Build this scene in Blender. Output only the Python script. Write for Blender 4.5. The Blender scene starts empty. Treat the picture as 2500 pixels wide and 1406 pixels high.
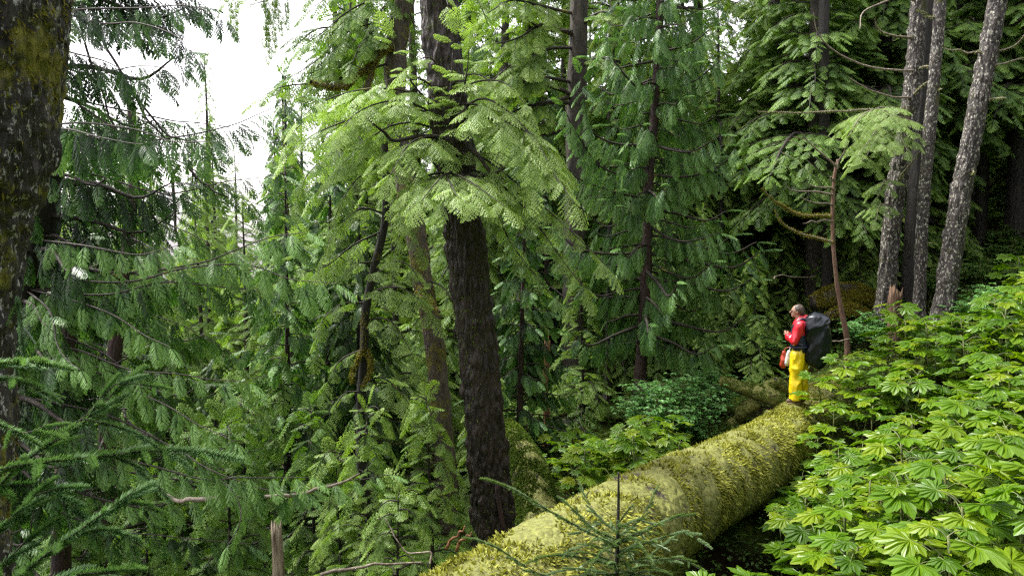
import bpy, math, random
import numpy as np
from mathutils import Vector, Matrix

# ------------------------------------------------------------------ camera, sky, sun, exposure
SC = bpy.context.scene
COL = SC.collection
Z0 = 5.0                                   # eye height above the gully floor datum
F_PX, W_PX, H_PX = 1925.0, 2500.0, 1406.0
PITCH = math.radians(-4.0)
cam_d = bpy.data.cameras.new("camera")
cam = bpy.data.objects.new("camera", cam_d)
COL.objects.link(cam)
cam_d.sensor_width = 36.0
cam_d.lens = 36.0 * F_PX / W_PX
cam_d.clip_end = 2000
cam.location = (0, 0, Z0)
cam.rotation_euler = (math.radians(90) + PITCH, 0, 0)
SC.camera = cam

SUN_EL, SUN_AZ = math.radians(60), math.radians(-68)     # azimuth measured from +Y towards +X
world = bpy.data.worlds.new("World")
SC.world = world
world.use_nodes = True
nt = world.node_tree
nt.nodes.clear()
wo = nt.nodes.new("ShaderNodeOutputWorld")
bg = nt.nodes.new("ShaderNodeBackground")
sky = nt.nodes.new("ShaderNodeTexSky")
sky.sky_type = 'NISHITA'
sky.sun_disc = False
sky.sun_elevation = SUN_EL
sky.sun_rotation = SUN_AZ
sky.dust_density = 2.0
sky.air_density = 1.6
hs = nt.nodes.new("ShaderNodeHueSaturation")
hs.inputs['Saturation'].default_value = 0.12
mxw = nt.nodes.new("ShaderNodeMixRGB")
mxw.blend_type = 'MULTIPLY'
mxw.inputs[0].default_value = 1.0
mxw.inputs[2].default_value = (1.0, 0.95, 1.0, 1)
nt.links.new(sky.outputs[0], hs.inputs['Color'])
nt.links.new(hs.outputs[0], mxw.inputs[1])
nt.links.new(mxw.outputs[0], bg.inputs[0])
bg.inputs[1].default_value = 0.075
nt.links.new(bg.outputs[0], wo.inputs[0])

sd = bpy.data.lights.new("sun", 'SUN')
sd.energy = 1.5
sd.angle = math.radians(14)
sd.color = (1.0, 0.97, 0.90)
sun = bpy.data.objects.new("sun", sd)
COL.objects.link(sun)
sdir = Vector((math.sin(SUN_AZ) * math.cos(SUN_EL), math.cos(SUN_AZ) * math.cos(SUN_EL), math.sin(SUN_EL)))
sun.rotation_euler = sdir.to_track_quat('Z', 'Y').to_euler()
sun.location = (0, 0, 40)

SC.view_settings.view_transform = 'Standard'
SC.view_settings.look = 'None'
SC.view_settings.gamma = 1
SC.view_settings.use_curve_mapping = False
SC.view_settings.exposure = 2.7
cy = SC.cycles
cy.max_bounces = 6
cy.diffuse_bounces = 3
cy.glossy_bounces = 2
cy.transmission_bounces = 4
cy.volume_bounces = 0
cy.use_denoising = False
cy.pixel_filter_type = 'BLACKMAN_HARRIS'
cy.filter_width = 1.3

# ------------------------------------------------------------------ basic helpers
RNG = np.random.default_rng(7)

def P(px, py, d):
    """photo pixel + distance ahead -> world point"""
    v = Vector(((px - W_PX / 2) / F_PX, (H_PX / 2 - py) / F_PX, -1.0))
    v.rotate(cam.rotation_euler)
    v *= d / v.y
    return np.array([v.x, v.y, v.z + Z0])

def _hash(ix, iy, iz, s):
    h = (ix * 73856093) ^ (iy * 19349663) ^ (iz * 83492791) ^ (s * 2654435761)
    h = (h ^ (h >> 13)) * 1274126177
    return ((h ^ (h >> 16)) & 0xFFFF) / 65535.0

def vnoise(p, s=0):
    p = np.asarray(p, dtype=float)
    i = np.floor(p).astype(np.int64)
    f = p - i
    f = f * f * (3 - 2 * f)
    r = 0
    for dx in (0, 1):
        for dy in (0, 1):
            for dz in (0, 1):
                w = (f[..., 0] if dx else 1 - f[..., 0]) * (f[..., 1] if dy else 1 - f[..., 1]) * (f[..., 2] if dz else 1 - f[..., 2])
                r = r + w * _hash(i[..., 0] + dx, i[..., 1] + dy, i[..., 2] + dz, s)
    return r * 2 - 1

def fbm(p, o=3, s=0):
    p = np.asarray(p, float)
    a, r = 1.0, 0
    for k in range(o):
        r = r + a * vnoise(p * 2 ** k, s + k)
        a *= .5
    return r

def nrm(v):
    v = np.asarray(v, float)
    return v / (np.linalg.norm(v, axis=-1, keepdims=True) + 1e-12)

class MB:
    """collects verts + quads/tris with a per-vertex tint, builds one mesh"""
    def __init__(s):
        s.v, s.q, s.t, s.c, s.n = [], [], [], [], 0
        s.qm, s.tm, s.mi = [], [], 0
    def join(s, o, mi):
        """take over another builder's geometry with its own material slot"""
        for a in o.q: s.q.append(a + s.n); s.qm.append(np.full(len(a), mi))
        for a in o.t: s.t.append(a + s.n); s.tm.append(np.full(len(a), mi))
        s.v += o.v; s.c += o.c; s.n += o.n
        return s
    def add(s, v, q=None, t=None, c=0.5):
        v = np.asarray(v, float).reshape(-1, 3)
        s.v.append(v)
        if q is not None and len(q):
            s.q.append(np.asarray(q, np.int64).reshape(-1, 4) + s.n)
            s.qm.append(np.full(len(s.q[-1]), s.mi))
        if t is not None and len(t):
            s.t.append(np.asarray(t, np.int64).reshape(-1, 3) + s.n)
            s.tm.append(np.full(len(s.t[-1]), s.mi))
        s.c.append(np.broadcast_to(np.asarray(c, float), (len(v),)).copy())
        s.n += len(v)
    def mesh(s, name, smooth=False):
        me = bpy.data.meshes.new(name)
        if not s.v:
            return me
        V = np.concatenate(s.v)
        Q = np.concatenate(s.q) if s.q else np.zeros((0, 4), np.int64)
        T = np.concatenate(s.t) if s.t else np.zeros((0, 3), np.int64)
        me.vertices.add(len(V))
        me.vertices.foreach_set("co", V.astype(np.float32).ravel())
        loops = np.concatenate([Q.ravel(), T.ravel()]).astype(np.int32)
        me.loops.add(len(loops))
        me.loops.foreach_set("vertex_index", loops)
        tot = np.concatenate([np.full(len(Q), 4), np.full(len(T), 3)]).astype(np.int32)
        st = np.concatenate([[0], np.cumsum(tot)[:-1]]).astype(np.int32)
        me.polygons.add(len(tot))
        me.polygons.foreach_set("loop_start", st)
        me.polygons.foreach_set("use_smooth", np.full(len(tot), smooth))
        mi = np.concatenate(s.qm + s.tm).astype(np.int32)
        if mi.max() > 0:
            me.polygons.foreach_set("material_index", mi)
        a = me.attributes.new("tint", 'FLOAT', 'POINT')
        a.data.foreach_set("value", np.concatenate(s.c).astype(np.float32))
        me.update(calc_edges=True)
        return me

def link(name, me, mat=None, parent=None, loc=None):
    o = bpy.data.objects.new(name, me)
    COL.objects.link(o)
    if mat is not None and me is not None and len(me.materials) == 0:
        for m_ in (mat if isinstance(mat, (list, tuple)) else (mat,)):
            me.materials.append(m_)
    if parent is not None:
        o.parent = parent
    if loc is not None:
        o.location = loc
    return o

def tag(o, label=None, cat=None, group=None, kind=None):
    if label: o["label"] = label
    if cat: o["category"] = cat
    if group: o["group"] = group
    if kind: o["kind"] = kind
    return o

def thing(name, label, cat, loc=(0, 0, 0), rz=0, group=None):
    o = link(name, None, loc=tuple(float(a) for a in loc))
    o.rotation_euler = (0, 0, rz)
    return tag(o, label, cat, group)

def copy_tree(o, loc, rz, sc=1.0, label=None, group=None):
    r = o.copy()
    COL.objects.link(r)
    r.location = tuple(float(a) for a in loc)
    r.rotation_euler = (0, 0, rz)
    r.scale = (sc, sc, sc)
    if label: r["label"] = label
    if group: r["group"] = group
    for ch in o.children:
        c = ch.copy()
        COL.objects.link(c)
        c.parent = r
    return r

def smooth_path(pts, n):
    """Catmull-Rom through pts, n samples evenly by parameter"""
    p = np.asarray(pts, float)
    if len(p) == 2:
        t = np.linspace(0, 1, n)[:, None]
        return p[0] * (1 - t) + p[1] * t
    q = np.vstack([2 * p[0] - p[1], p, 2 * p[-1] - p[-2]])
    u = np.linspace(0, len(p) - 1 - 1e-9, n)
    i = u.astype(int)
    t = (u - i)[:, None]
    a, b, c, d = q[i], q[i + 1], q[i + 2], q[i + 3]
    return .5 * ((2 * b) + (-a + c) * t + (2 * a - 5 * b + 4 * c - d) * t ** 2 + (-a + 3 * b - 3 * c + d) * t ** 3)

def frames(path):
    t = np.gradient(path, axis=0)
    t = nrm(t)
    ref = np.array([0, 0, 1.0]) if abs(t[:, 2]).mean() < .75 else np.array([0, 1.0, 0])
    s = nrm(np.cross(t, ref))
    u = np.cross(s, t)
    return t, s, u

def tube(B, path, rad, sides=8, rough=0.0, scale=3.0, seed=0, c=0.5, cap=True, flute=0.0):
    path = np.asarray(path, float)
    m = len(path)
    rad = np.broadcast_to(np.asarray(rad, float), (m,))
    t, s, u = frames(path)
    th = np.linspace(0, 2 * np.pi, sides, endpoint=False)
    ring = s[:, None, :] * np.cos(th)[None, :, None] + u[:, None, :] * np.sin(th)[None, :, None]
    r = rad[:, None] * np.ones((1, sides))
    if rough > 0:
        base = path[:, None, :] + ring * rad[:, None, None]
        nz = base * scale
        nz[..., 2] *= .28
        n = np.abs(fbm(nz, 3, seed))
        r = r * (1 + rough * (n - .35)) + 0
    if flute > 0:
        k = np.linspace(1, 0, m)[:, None] ** 3
        r = r * (1 + flute * k * (np.cos(th * 4 + 1.3)[None, :] * .5 + .5 + .3 * np.cos(th * 7)[None, :]))
    v = path[:, None, :] + ring * r[..., None]
    i = np.arange(m - 1)[:, None] * sides
    j = np.arange(sides)[None, :]
    k = (j + 1) % sides
    q = np.stack([i + j, i + k, i + sides + k, i + sides + j], -1).reshape(-1, 4)
    verts = v.reshape(-1, 3)
    tris = []
    if cap:
        verts = np.vstack([verts, path[-1] + t[-1] * rad[-1] * .3, path[0]])
        b = m * sides
        o = (m - 1) * sides
        for a in range(sides):
            tris.append([o + a, o + (a + 1) % sides, b])
            tris.append([(a + 1) % sides, a, b + 1])
    B.add(verts, q, tris, c)

# ------------------------------------------------------------------ terrain height
GX = np.array([-80, -30, -12, -5, -2, 0, 3, 5, 8, 10, 16, 25, 40, 90.])
GZ = np.array([-14, -10.5, -8, -6.5, -5.2, -4.5, -4.1, -3.75, -2.9, -2.2, -.2, 3.2, 10, 32.])
def H(x, y):
    x = np.asarray(x, float); y = np.asarray(y, float)
    z = np.interp(x, GX, GZ)
    z = z + 2.9 * np.exp(-((y + 1.0) / 2.4) ** 2) * np.interp(x, [-4, -1, 3], [.9, 1, .6])
    z = z - .9 * np.exp(-((x - (.67 * y - 3.0)) / 1.3) ** 2) * np.exp(-((y - 8) / 4.0) ** 2)     # gully under the log
    p = np.stack([x * .35, y * .35, np.zeros_like(x)], -1)
    z = z + .35 * vnoise(p, 3) + .12 * vnoise(p * 4, 5)
    return z + Z0

# ------------------------------------------------------------------ materials
def new_mat(name):
    m = bpy.data.materials.new(name)
    m.use_nodes = True
    n = m.node_tree
    n.nodes.clear()
    out = n.nodes.new("ShaderNodeOutputMaterial")
    return m, n, out

def ramp(n, stops, interp='LINEAR'):
    r = n.nodes.new("ShaderNodeValToRGB")
    r.color_ramp.interpolation = interp
    e = r.color_ramp.elements
    while len(e) < len(stops): e.new(.5)
    for k, (p, c) in enumerate(stops):
        e[k].position = p
        e[k].color = (c[0], c[1], c[2], 1) if len(c) == 3 else c
    return r

LEAF_GAIN = .60
def leaf_mat(name, stops, rough=.45, trans=.35, spec=.5, tcol=(1.15, 1.25, .6), coat=0):
    spec = spec * .75
    m, n, out = new_mat(name)
    a = n.nodes.new("ShaderNodeAttribute"); a.attribute_name = "tint"
    oi = n.nodes.new("ShaderNodeObjectInfo")
    ma = n.nodes.new("ShaderNodeMath"); ma.operation = 'MULTIPLY_ADD'
    ma.inputs[1].default_value = .16; ma.inputs[2].default_value = -.08
    n.links.new(oi.outputs['Random'], ma.inputs[0])
    ad = n.nodes.new("ShaderNodeMath"); ad.operation = 'ADD'
    n.links.new(a.outputs['Fac'], ad.inputs[0]); n.links.new(ma.outputs[0], ad.inputs[1])
    r = ramp(n, [(p_, tuple(v * LEAF_GAIN for v in c_)) for p_, c_ in stops])
    n.links.new(ad.outputs[0], r.inputs[0])
    p = n.nodes.new("ShaderNodeBsdfPrincipled")
    p.inputs['Roughness'].default_value = rough
    p.inputs['Specular IOR Level'].default_value = spec
    n.links.new(r.outputs[0], p.inputs['Base Color'])
    tr = n.nodes.new("ShaderNodeBsdfTranslucent")
    mu = n.nodes.new("ShaderNodeMixRGB"); mu.blend_type = 'MULTIPLY'; mu.inputs[0].default_value = 1
    mu.inputs[2].default_value = (*tcol, 1)
    n.links.new(r.outputs[0], mu.inputs[1]); n.links.new(mu.outputs[0], tr.inputs[0])
    mx = n.nodes.new("ShaderNodeMixShader"); mx.inputs[0].default_value = trans
    n.links.new(p.outputs[0], mx.inputs[1]); n.links.new(tr.outputs[0], mx.inputs[2])
    n.links.new(mx.outputs[0], out.inputs[0])
    return m

def bark_mat(name, dark, light, lichen=0.0, moss=0.0, lcol=(.55, .55, .5), mcol=(.16, .15, .02), scale=9, zs=.25, bump=.6, mscale=1.6, wet=.75):
    m, n, out = new_mat(name)
    tc = n.nodes.new("ShaderNodeTexCoord")
    mp = n.nodes.new("ShaderNodeMapping"); mp.inputs['Scale'].default_value = (1, 1, zs)
    n.links.new(tc.outputs['Object'], mp.inputs[0])
    no = n.nodes.new("ShaderNodeTexNoise"); no.inputs['Scale'].default_value = scale
    no.inputs['Detail'].default_value = 6; no.inputs['Roughness'].default_value = .65
    n.links.new(mp.outputs[0], no.inputs['Vector'])
    vo = n.nodes.new("ShaderNodeTexVoronoi"); vo.inputs['Scale'].default_value = scale * 1.3
    vo.feature = 'DISTANCE_TO_EDGE'
    n.links.new(mp.outputs[0], vo.inputs['Vector'])
    r = ramp(n, [(.32, dark), (.68, light)])
    n.links.new(no.outputs[0], r.inputs[0])
    col = r.outputs[0]
    if lichen > 0:
        n2 = n.nodes.new("ShaderNodeTexNoise"); n2.inputs['Scale'].default_value = scale * 3.2
        n2.inputs['Detail'].default_value = 4; n2.inputs['Roughness'].default_value = .7
        mp2 = n.nodes.new("ShaderNodeMapping"); mp2.inputs['Scale'].default_value = (1, 1, .55)
        n.links.new(tc.outputs['Object'], mp2.inputs[0]); n.links.new(mp2.outputs[0], n2.inputs['Vector'])
        lo = .78 - .38 * lichen
        r2 = ramp(n, [(lo, (0, 0, 0)), (lo + .05, (1, 1, 1))])
        n.links.new(n2.outputs[0], r2.inputs[0])
        mx = n.nodes.new("ShaderNodeMixRGB"); n.links.new(r2.outputs[0], mx.inputs[0])
        n.links.new(col, mx.inputs[1]); mx.inputs[2].default_value = (*lcol, 1)
        col = mx.outputs[0]
    if moss > 0:
        n3 = n.nodes.new("ShaderNodeTexNoise"); n3.inputs['Scale'].default_value = mscale
        n3.inputs['Detail'].default_value = 8; n3.inputs['Roughness'].default_value = .7
        n.links.new(tc.outputs['Object'], n3.inputs['Vector'])
        lo = .75 - .45 * moss
        r3 = ramp(n, [(lo, (0, 0, 0)), (lo + .06, (1, 1, 1))])
        n.links.new(n3.outputs[0], r3.inputs[0])
        r4 = ramp(n, [(.3, tuple(a * .45 for a in mcol)), (.7, mcol)])
        n4 = n.nodes.new("ShaderNodeTexNoise"); n4.inputs['Scale'].default_value = 26
        n.links.new(tc.outputs['Object'], n4.inputs['Vector']); n.links.new(n4.outputs[0], r4.inputs[0])
        mx = n.nodes.new("ShaderNodeMixRGB"); n.links.new(r3.outputs[0], mx.inputs[0])
        n.links.new(col, mx.inputs[1]); n.links.new(r4.outputs[0], mx.inputs[2])
        col = mx.outputs[0]
    p = n.nodes.new("ShaderNodeBsdfPrincipled")
    p.inputs['Roughness'].default_value = wet
    n.links.new(col, p.inputs['Base Color'])
    b1 = n.nodes.new("ShaderNodeBump"); b1.inputs['Strength'].default_value = bump; b1.inputs['Distance'].default_value = .04
    ad = n.nodes.new("ShaderNodeMath"); ad.operation = 'ADD'
    n.links.new(no.outputs[0], ad.inputs[0]); n.links.new(vo.outputs[0], ad.inputs[1])
    n.links.new(ad.outputs[0], b1.inputs['Height'])
    n.links.new(b1.outputs[0], p.inputs['Normal'])
    n.links.new(p.outputs[0], out.inputs[0])
    return m

def plain_mat(name, c1, c2, rough=.6, scale=12, bump=.2, spec=.5, dist=.02, stretch=(1, 1, 1), coat=0):
    m, n, out = new_mat(name)
    tc = n.nodes.new("ShaderNodeTexCoord")
    mp = n.nodes.new("ShaderNodeMapping"); mp.inputs['Scale'].default_value = stretch
    n.links.new(tc.outputs['Object'], mp.inputs[0])
    no = n.nodes.new("ShaderNodeTexNoise"); no.inputs['Scale'].default_value = scale; no.inputs['Detail'].default_value = 6
    n.links.new(mp.outputs[0], no.inputs['Vector'])
    r = ramp(n, [(.35, c1), (.65, c2)])
    n.links.new(no.outputs[0], r.inputs[0])
    p = n.nodes.new("ShaderNodeBsdfPrincipled")
    p.inputs['Roughness'].default_value = rough
    p.inputs['Specular IOR Level'].default_value = spec
    p.inputs['Coat Weight'].default_value = coat
    p.inputs['Coat Roughness'].default_value = .15
    n.links.new(r.outputs[0], p.inputs['Base Color'])
    b = n.nodes.new("ShaderNodeBump"); b.inputs['Strength'].default_value = bump; b.inputs['Distance'].default_value = dist
    n.links.new(no.outputs[0], b.inputs['Height']); n.links.new(b.outputs[0], p.inputs['Normal'])
    n.links.new(p.outputs[0], out.inputs[0])
    return m

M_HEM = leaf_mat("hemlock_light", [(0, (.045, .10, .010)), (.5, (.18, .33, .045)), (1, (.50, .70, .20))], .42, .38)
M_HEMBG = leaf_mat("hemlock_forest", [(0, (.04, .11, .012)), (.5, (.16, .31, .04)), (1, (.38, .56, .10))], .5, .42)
M_HEMDK = leaf_mat("hemlock_shaded", [(0, (.02, .065, .010)), (.5, (.095, .215, .028)), (1, (.28, .48, .07))], .5, .34)  # darker copy of the forest hemlock leaf, shade put into the colour
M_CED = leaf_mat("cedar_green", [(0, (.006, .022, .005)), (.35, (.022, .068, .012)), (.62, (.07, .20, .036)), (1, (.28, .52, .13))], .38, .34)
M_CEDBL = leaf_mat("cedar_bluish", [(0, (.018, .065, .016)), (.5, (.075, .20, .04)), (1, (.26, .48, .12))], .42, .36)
M_CEDDK = leaf_mat("cedar_shaded", [(0, (.008, .028, .006)), (.5, (.03, .085, .016)), (1, (.11, .23, .035))], .4, .25)  # darker copy of the cedar leaf, shade put into the colour
M_SPR = leaf_mat("spruce_needles", [(0, (.025, .07, .02)), (.5, (.10, .24, .07)), (1, (.32, .52, .22))], .38, .25)
M_SPR2 = leaf_mat("sapling_needles", [(0, (.05, .11, .03)), (.5, (.12, .23, .08)), (1, (.26, .38, .16))], .42, .25)
M_DEV = leaf_mat("broad_leaf", [(0, (.03, .10, .008)), (.45, (.16, .33, .010)), (.85, (.38, .48, .014)), (.94, (.48, .56, .03)), (1, (.95, .75, .08))], .36, .42, .5, (1.2, 1.3, .4))
M_SHR = leaf_mat("shrub_leaf", [(0, (.06, .20, .05)), (.5, (.20, .48, .12)), (1, (.44, .74, .28))], .45, .35)
M_UND = leaf_mat("undergrowth_leaf", [(0, (.03, .09, .014)), (.5, (.11, .25, .035)), (1, (.27, .46, .07))], .5, .35)
M_MOSS = leaf_mat("moss_tufts", [(0, (.04, .04, .006)), (.4, (.17, .18, .025)), (.75, (.43, .45, .06)), (1, (.70, .72, .17))], .75, .3, .2, (1.1, 1.1, .5))
M_MOSSG = leaf_mat("moss_green", [(0, (.03, .06, .006)), (.5, (.10, .17, .018)), (1, (.26, .36, .04))], .8, .3, .2)
M_MOSSO = leaf_mat("moss_orange", [(0, (.08, .06, .008)), (.5, (.24, .21, .02)), (1, (.46, .44, .06))], .8, .25, .2)
M_LICH = leaf_mat("pale_lichen", [(0, (.16, .2, .06)), (.5, (.3, .36, .12)), (1, (.45, .5, .2))], .8, .3, .2)
M_TWIG = bark_mat("limb_bark", (.010, .007, .005), (.04, .03, .02), lichen=.33, moss=.3, lcol=(.13, .13, .1), scale=14)
M_TWIGP = plain_mat("pale_twig", (.08, .06, .04), (.26, .22, .17), .7, 20)
M_STEM = plain_mat("leaf_stem", (.05, .07, .02), (.14, .16, .04), .6, 20)
M_BARKL = bark_mat("mossy_bark", (.006, .005, .004), (.06, .052, .048), lichen=.56, moss=.46, lcol=(.40, .39, .39), mcol=(.22, .21, .02), scale=13, bump=1.0, mscale=3.5)
M_BARKC = bark_mat("dark_wet_bark", (.005, .003, .002), (.035, .023, .014), lichen=.36, moss=.3, lcol=(.2, .19, .16), mcol=(.05, .055, .008), scale=13, bump=1.0, mscale=1.0, wet=.6)
M_BARKM = bark_mat("mossed_bark", (.02, .014, .01), (.09, .07, .05), lichen=.42, moss=.5, lcol=(.2, .2, .16), mcol=(.12, .11, .012), scale=14, mscale=2.5)
M_BARKR = bark_mat("reddish_bark", (.010, .005, .004), (.045, .02, .014), lichen=.34, moss=.0, lcol=(.4, .38, .36), scale=14)
M_BARKG = bark_mat("grey_bark", (.012, .009, .006), (.06, .048, .036), lichen=.36, moss=.3, lcol=(.2, .2, .16), mcol=(.09, .09, .02), scale=8)
M_BARKS = bark_mat("speckled_bark", (.008, .006, .005), (.06, .048, .042), lichen=.60, moss=.40, lcol=(.34, .33, .27), mcol=(.06, .06, .01), scale=8, zs=.5, bump=1.0)
M_BARKD = bark_mat("black_bark", (.004, .003, .0025), (.022, .018, .013), lichen=.3, moss=.2, lcol=(.17, .17, .13), scale=8)
M_WOOD = plain_mat("broken_wood", (.10, .04, .015), (.28, .13, .055), .7, 14, .6, stretch=(3, 3, .3))
M_WOODP = plain_mat("weathered_wood", (.09, .06, .04), (.34, .28, .2), .7, 14, .8, stretch=(3, 3, .3))
M_SNAG = plain_mat("snag_wood", (.07, .035, .022), (.2, .115, .075), .75, 16, .5, stretch=(3, 3, .4))
M_STUMP = plain_mat("rotten_wood", (.03, .016, .008), (.13, .07, .035), .85, 14, .8, stretch=(3, 3, .4))
M_LOGB = bark_mat("log_bark", (.02, .014, .008), (.11, .085, .05), lichen=.0, moss=.85, lcol=(.3, .28, .24), mcol=(.19, .20, .038), scale=6, zs=1, bump=1.0, mscale=3)

# ------------------------------------------------------------------ foliage sprays
def leaflet_quads(base, dirv, length, width, up, drop=0.15):
    """a narrow kite from base along dirv"""
    side = nrm(np.cross(dirv, up))
    tip = base + dirv * length - up * drop * length
    mid = base + dirv * length * .45
    return np.stack([base, mid + side * width * .5, tip, mid - side * width * .5], 0)

def spray(kind, lod, rng):
    """flat frond along +x, 1 unit long; returns verts (n,4,3), tints (n,4)"""
    Q, C = [], []
    Zu = np.array([0, 0, 1.0])
    if kind == 'hemlock':
        n, ang, droop, wmax = (9, 52, .30, .46) if lod == 0 else ((8, 52, .22, .46) if lod == 1 else (5, 52, .22, .46))
    elif kind == 'cedar':
        n, ang, droop, wmax = (11, 40, .35, .40) if lod == 0 else ((9, 38, .35, .36) if lod == 1 else (5, 40, .35, .4))
    for i in range(n):
        t = (i + .6) / n
        for sg in (-1, 1):
            t2 = min(1, max(.02, t + (.5 / n if sg > 0 else 0) + rng.normal(0, .01)))
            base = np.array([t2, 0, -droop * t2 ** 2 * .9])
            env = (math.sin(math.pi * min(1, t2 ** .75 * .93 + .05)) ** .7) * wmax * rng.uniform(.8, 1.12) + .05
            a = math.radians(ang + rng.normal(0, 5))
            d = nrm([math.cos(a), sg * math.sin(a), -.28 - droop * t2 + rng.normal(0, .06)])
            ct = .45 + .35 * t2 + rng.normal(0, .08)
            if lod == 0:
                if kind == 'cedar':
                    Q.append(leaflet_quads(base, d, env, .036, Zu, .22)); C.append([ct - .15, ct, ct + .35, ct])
                    for k in range(4):
                        u = (k + .6) / 4.6
                        b = base + d * env * u * .9 - Zu * (.18 * env * u * u)
                        for s2 in (-1, 1):
                            a2 = math.radians(27 + rng.normal(0, 4)) * s2
                            ca, sa = math.cos(a2), math.sin(a2)
                            d2 = nrm([d[0] * ca - d[1] * sa, d[0] * sa + d[1] * ca, d[2] - .1])
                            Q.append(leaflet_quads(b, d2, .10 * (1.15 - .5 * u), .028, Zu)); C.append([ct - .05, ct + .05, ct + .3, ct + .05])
                    continue
                m = max(2, int(round(env / (.085 if kind == 'hemlock' else .105))))
                lw = .042
                for k in range(m):
                    u = (k + .4) / m
                    b = base + d * env * u + Zu * (-.18 * env * u * u)
                    for s2 in (-1, 1):
                        a2 = math.radians((48 if kind == 'hemlock' else 32) + rng.normal(0, 8)) * s2
                        ca, sa = math.cos(a2), math.sin(a2)
                        d2 = nrm([d[0] * ca - d[1] * sa, d[0] * sa + d[1] * ca, d[2] - .12])
                        ll = (.095 if kind == 'hemlock' else .11) * (1 - .35 * u) * rng.uniform(.8, 1.2)
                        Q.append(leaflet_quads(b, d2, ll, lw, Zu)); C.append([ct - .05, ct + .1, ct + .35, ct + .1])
                b = base + d * env * .8
                Q.append(leaflet_quads(b, d, env * .35 + .03, lw * 1.2, Zu, .3)); C.append([ct, ct + .1, ct + .3, ct + .1])
                Q.append(leaflet_quads(base, d, env, .018, Zu, .18)); C.append([ct - .2] * 4)
            elif lod == 1:
                m = 3
                Q.append(leaflet_quads(base, d, env, .05, Zu, .2)); C.append([ct - .1, ct, ct + .25, ct])
                for k in range(m):
                    u = (k + .5) / m
                    b = base + d * env * u * .85
                    for s2 in (-1, 1):
                        a2 = math.radians(42) * s2
                        ca, sa = math.cos(a2), math.sin(a2)
                        d2 = nrm([d[0] * ca - d[1] * sa, d[0] * sa + d[1] * ca, d[2] - .15])
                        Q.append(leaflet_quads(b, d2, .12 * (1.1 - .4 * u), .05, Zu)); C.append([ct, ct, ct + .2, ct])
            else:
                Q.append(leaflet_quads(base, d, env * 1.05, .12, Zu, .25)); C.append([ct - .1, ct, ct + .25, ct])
    Q.append(leaflet_quads(np.array([.8, 0, -droop * .6]), nrm([1, 0, -.5]), .3, .05, Zu)); C.append([.7, .8, 1, .8])
    Q.append(leaflet_quads(np.array([0, 0, 0.]), nrm([1, 0, -droop]), 1, .02, Zu)); C.append([.2] * 4)
    return np.array(Q), np.array(C)

def needle_twig(lod, rng, n=230, nl=.17, nw=.032):
    """spruce shoot along +x, 1 unit long, needles all round, swept forward"""
    Q, C = [], []
    for i in range(n):
        t = i / n
        a = i * 2.399963 + rng.normal(0, .2)
        b = np.array([t, 0, -.10 * t * t])
        rad = np.array([0, math.cos(a), math.sin(a)])
        if rad[2] < -.3: rad[2] *= .4
        rad = nrm(rad)
        d = nrm(np.array([1.0, 0, 0]) * rng.uniform(.6, 1.1) + rad)
        up = nrm(np.cross(d, [0.3, .5, .8]))
        l = nl * rng.uniform(.55, 1.25) * (1 - .45 * t ** 3)
        Q.append(leaflet_quads(b, d, l, nw, up, 0))
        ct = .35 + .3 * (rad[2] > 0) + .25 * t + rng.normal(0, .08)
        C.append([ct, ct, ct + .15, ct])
    return np.array(Q), np.array(C)

SPR = {}
for kd in ('hemlock', 'cedar'):
    for ld in (0, 1, 2):
        SPR[(kd, ld)] = [spray(kd, ld, np.random.default_rng(10 * ld + k)) for k in range(4)]
SPR[('spruce', 0)] = [needle_twig(0, np.random.default_rng(k), 230) for k in range(3)]
SPR[('spruce', 1)] = [needle_twig(0, np.random.default_rng(k), 60, .11, .022) for k in range(3)]

class Placer:
    """gathers spray placements and stamps them into a mesh in one go"""
    def __init__(s, kind, lod, seed=0):
        s.kind, s.lod, s.rows, s.rng = kind, lod, [], np.random.default_rng(seed)
    def put(s, pos, fwd, up, scale, tint=0.0):
        s.rows.append((*pos, *fwd, *up, scale, tint))
    def build(s, B):
        if not s.rows: return
        R = np.array(s.rows)
        protos = SPR[(s.kind, s.lod)]
        var = s.rng.integers(0, len(protos), len(R))
        for k, (Q, C) in enumerate(protos):
            r = R[var == k]
            if not len(r): continue
            f = nrm(r[:, 3:6])
            u0 = r[:, 6:9]
            sd_ = nrm(np.cross(u0, f))
            u = np.cross(f, sd_)
            flip = np.where(s.rng.random(len(r)) < .5, -1, 1)[:, None]
            sd_ = sd_ * flip
            V = Q.reshape(-1, 3)
            W = r[:, None, 0:3] + r[:, 9][:, None, None] * (V[None, :, 0:1] * f[:, None] + V[None, :, 1:2] * sd_[:, None] + V[None, :, 2:3] * u[:, None])
            c = C.reshape(-1)[None, :] + r[:, 10][:, None]
            nv = len(V)
            idx = np.arange(len(r) * nv).reshape(-1, 4)
            B.add(W.reshape(-1, 3), idx, None, np.clip(c.ravel(), 0, 1))

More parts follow.
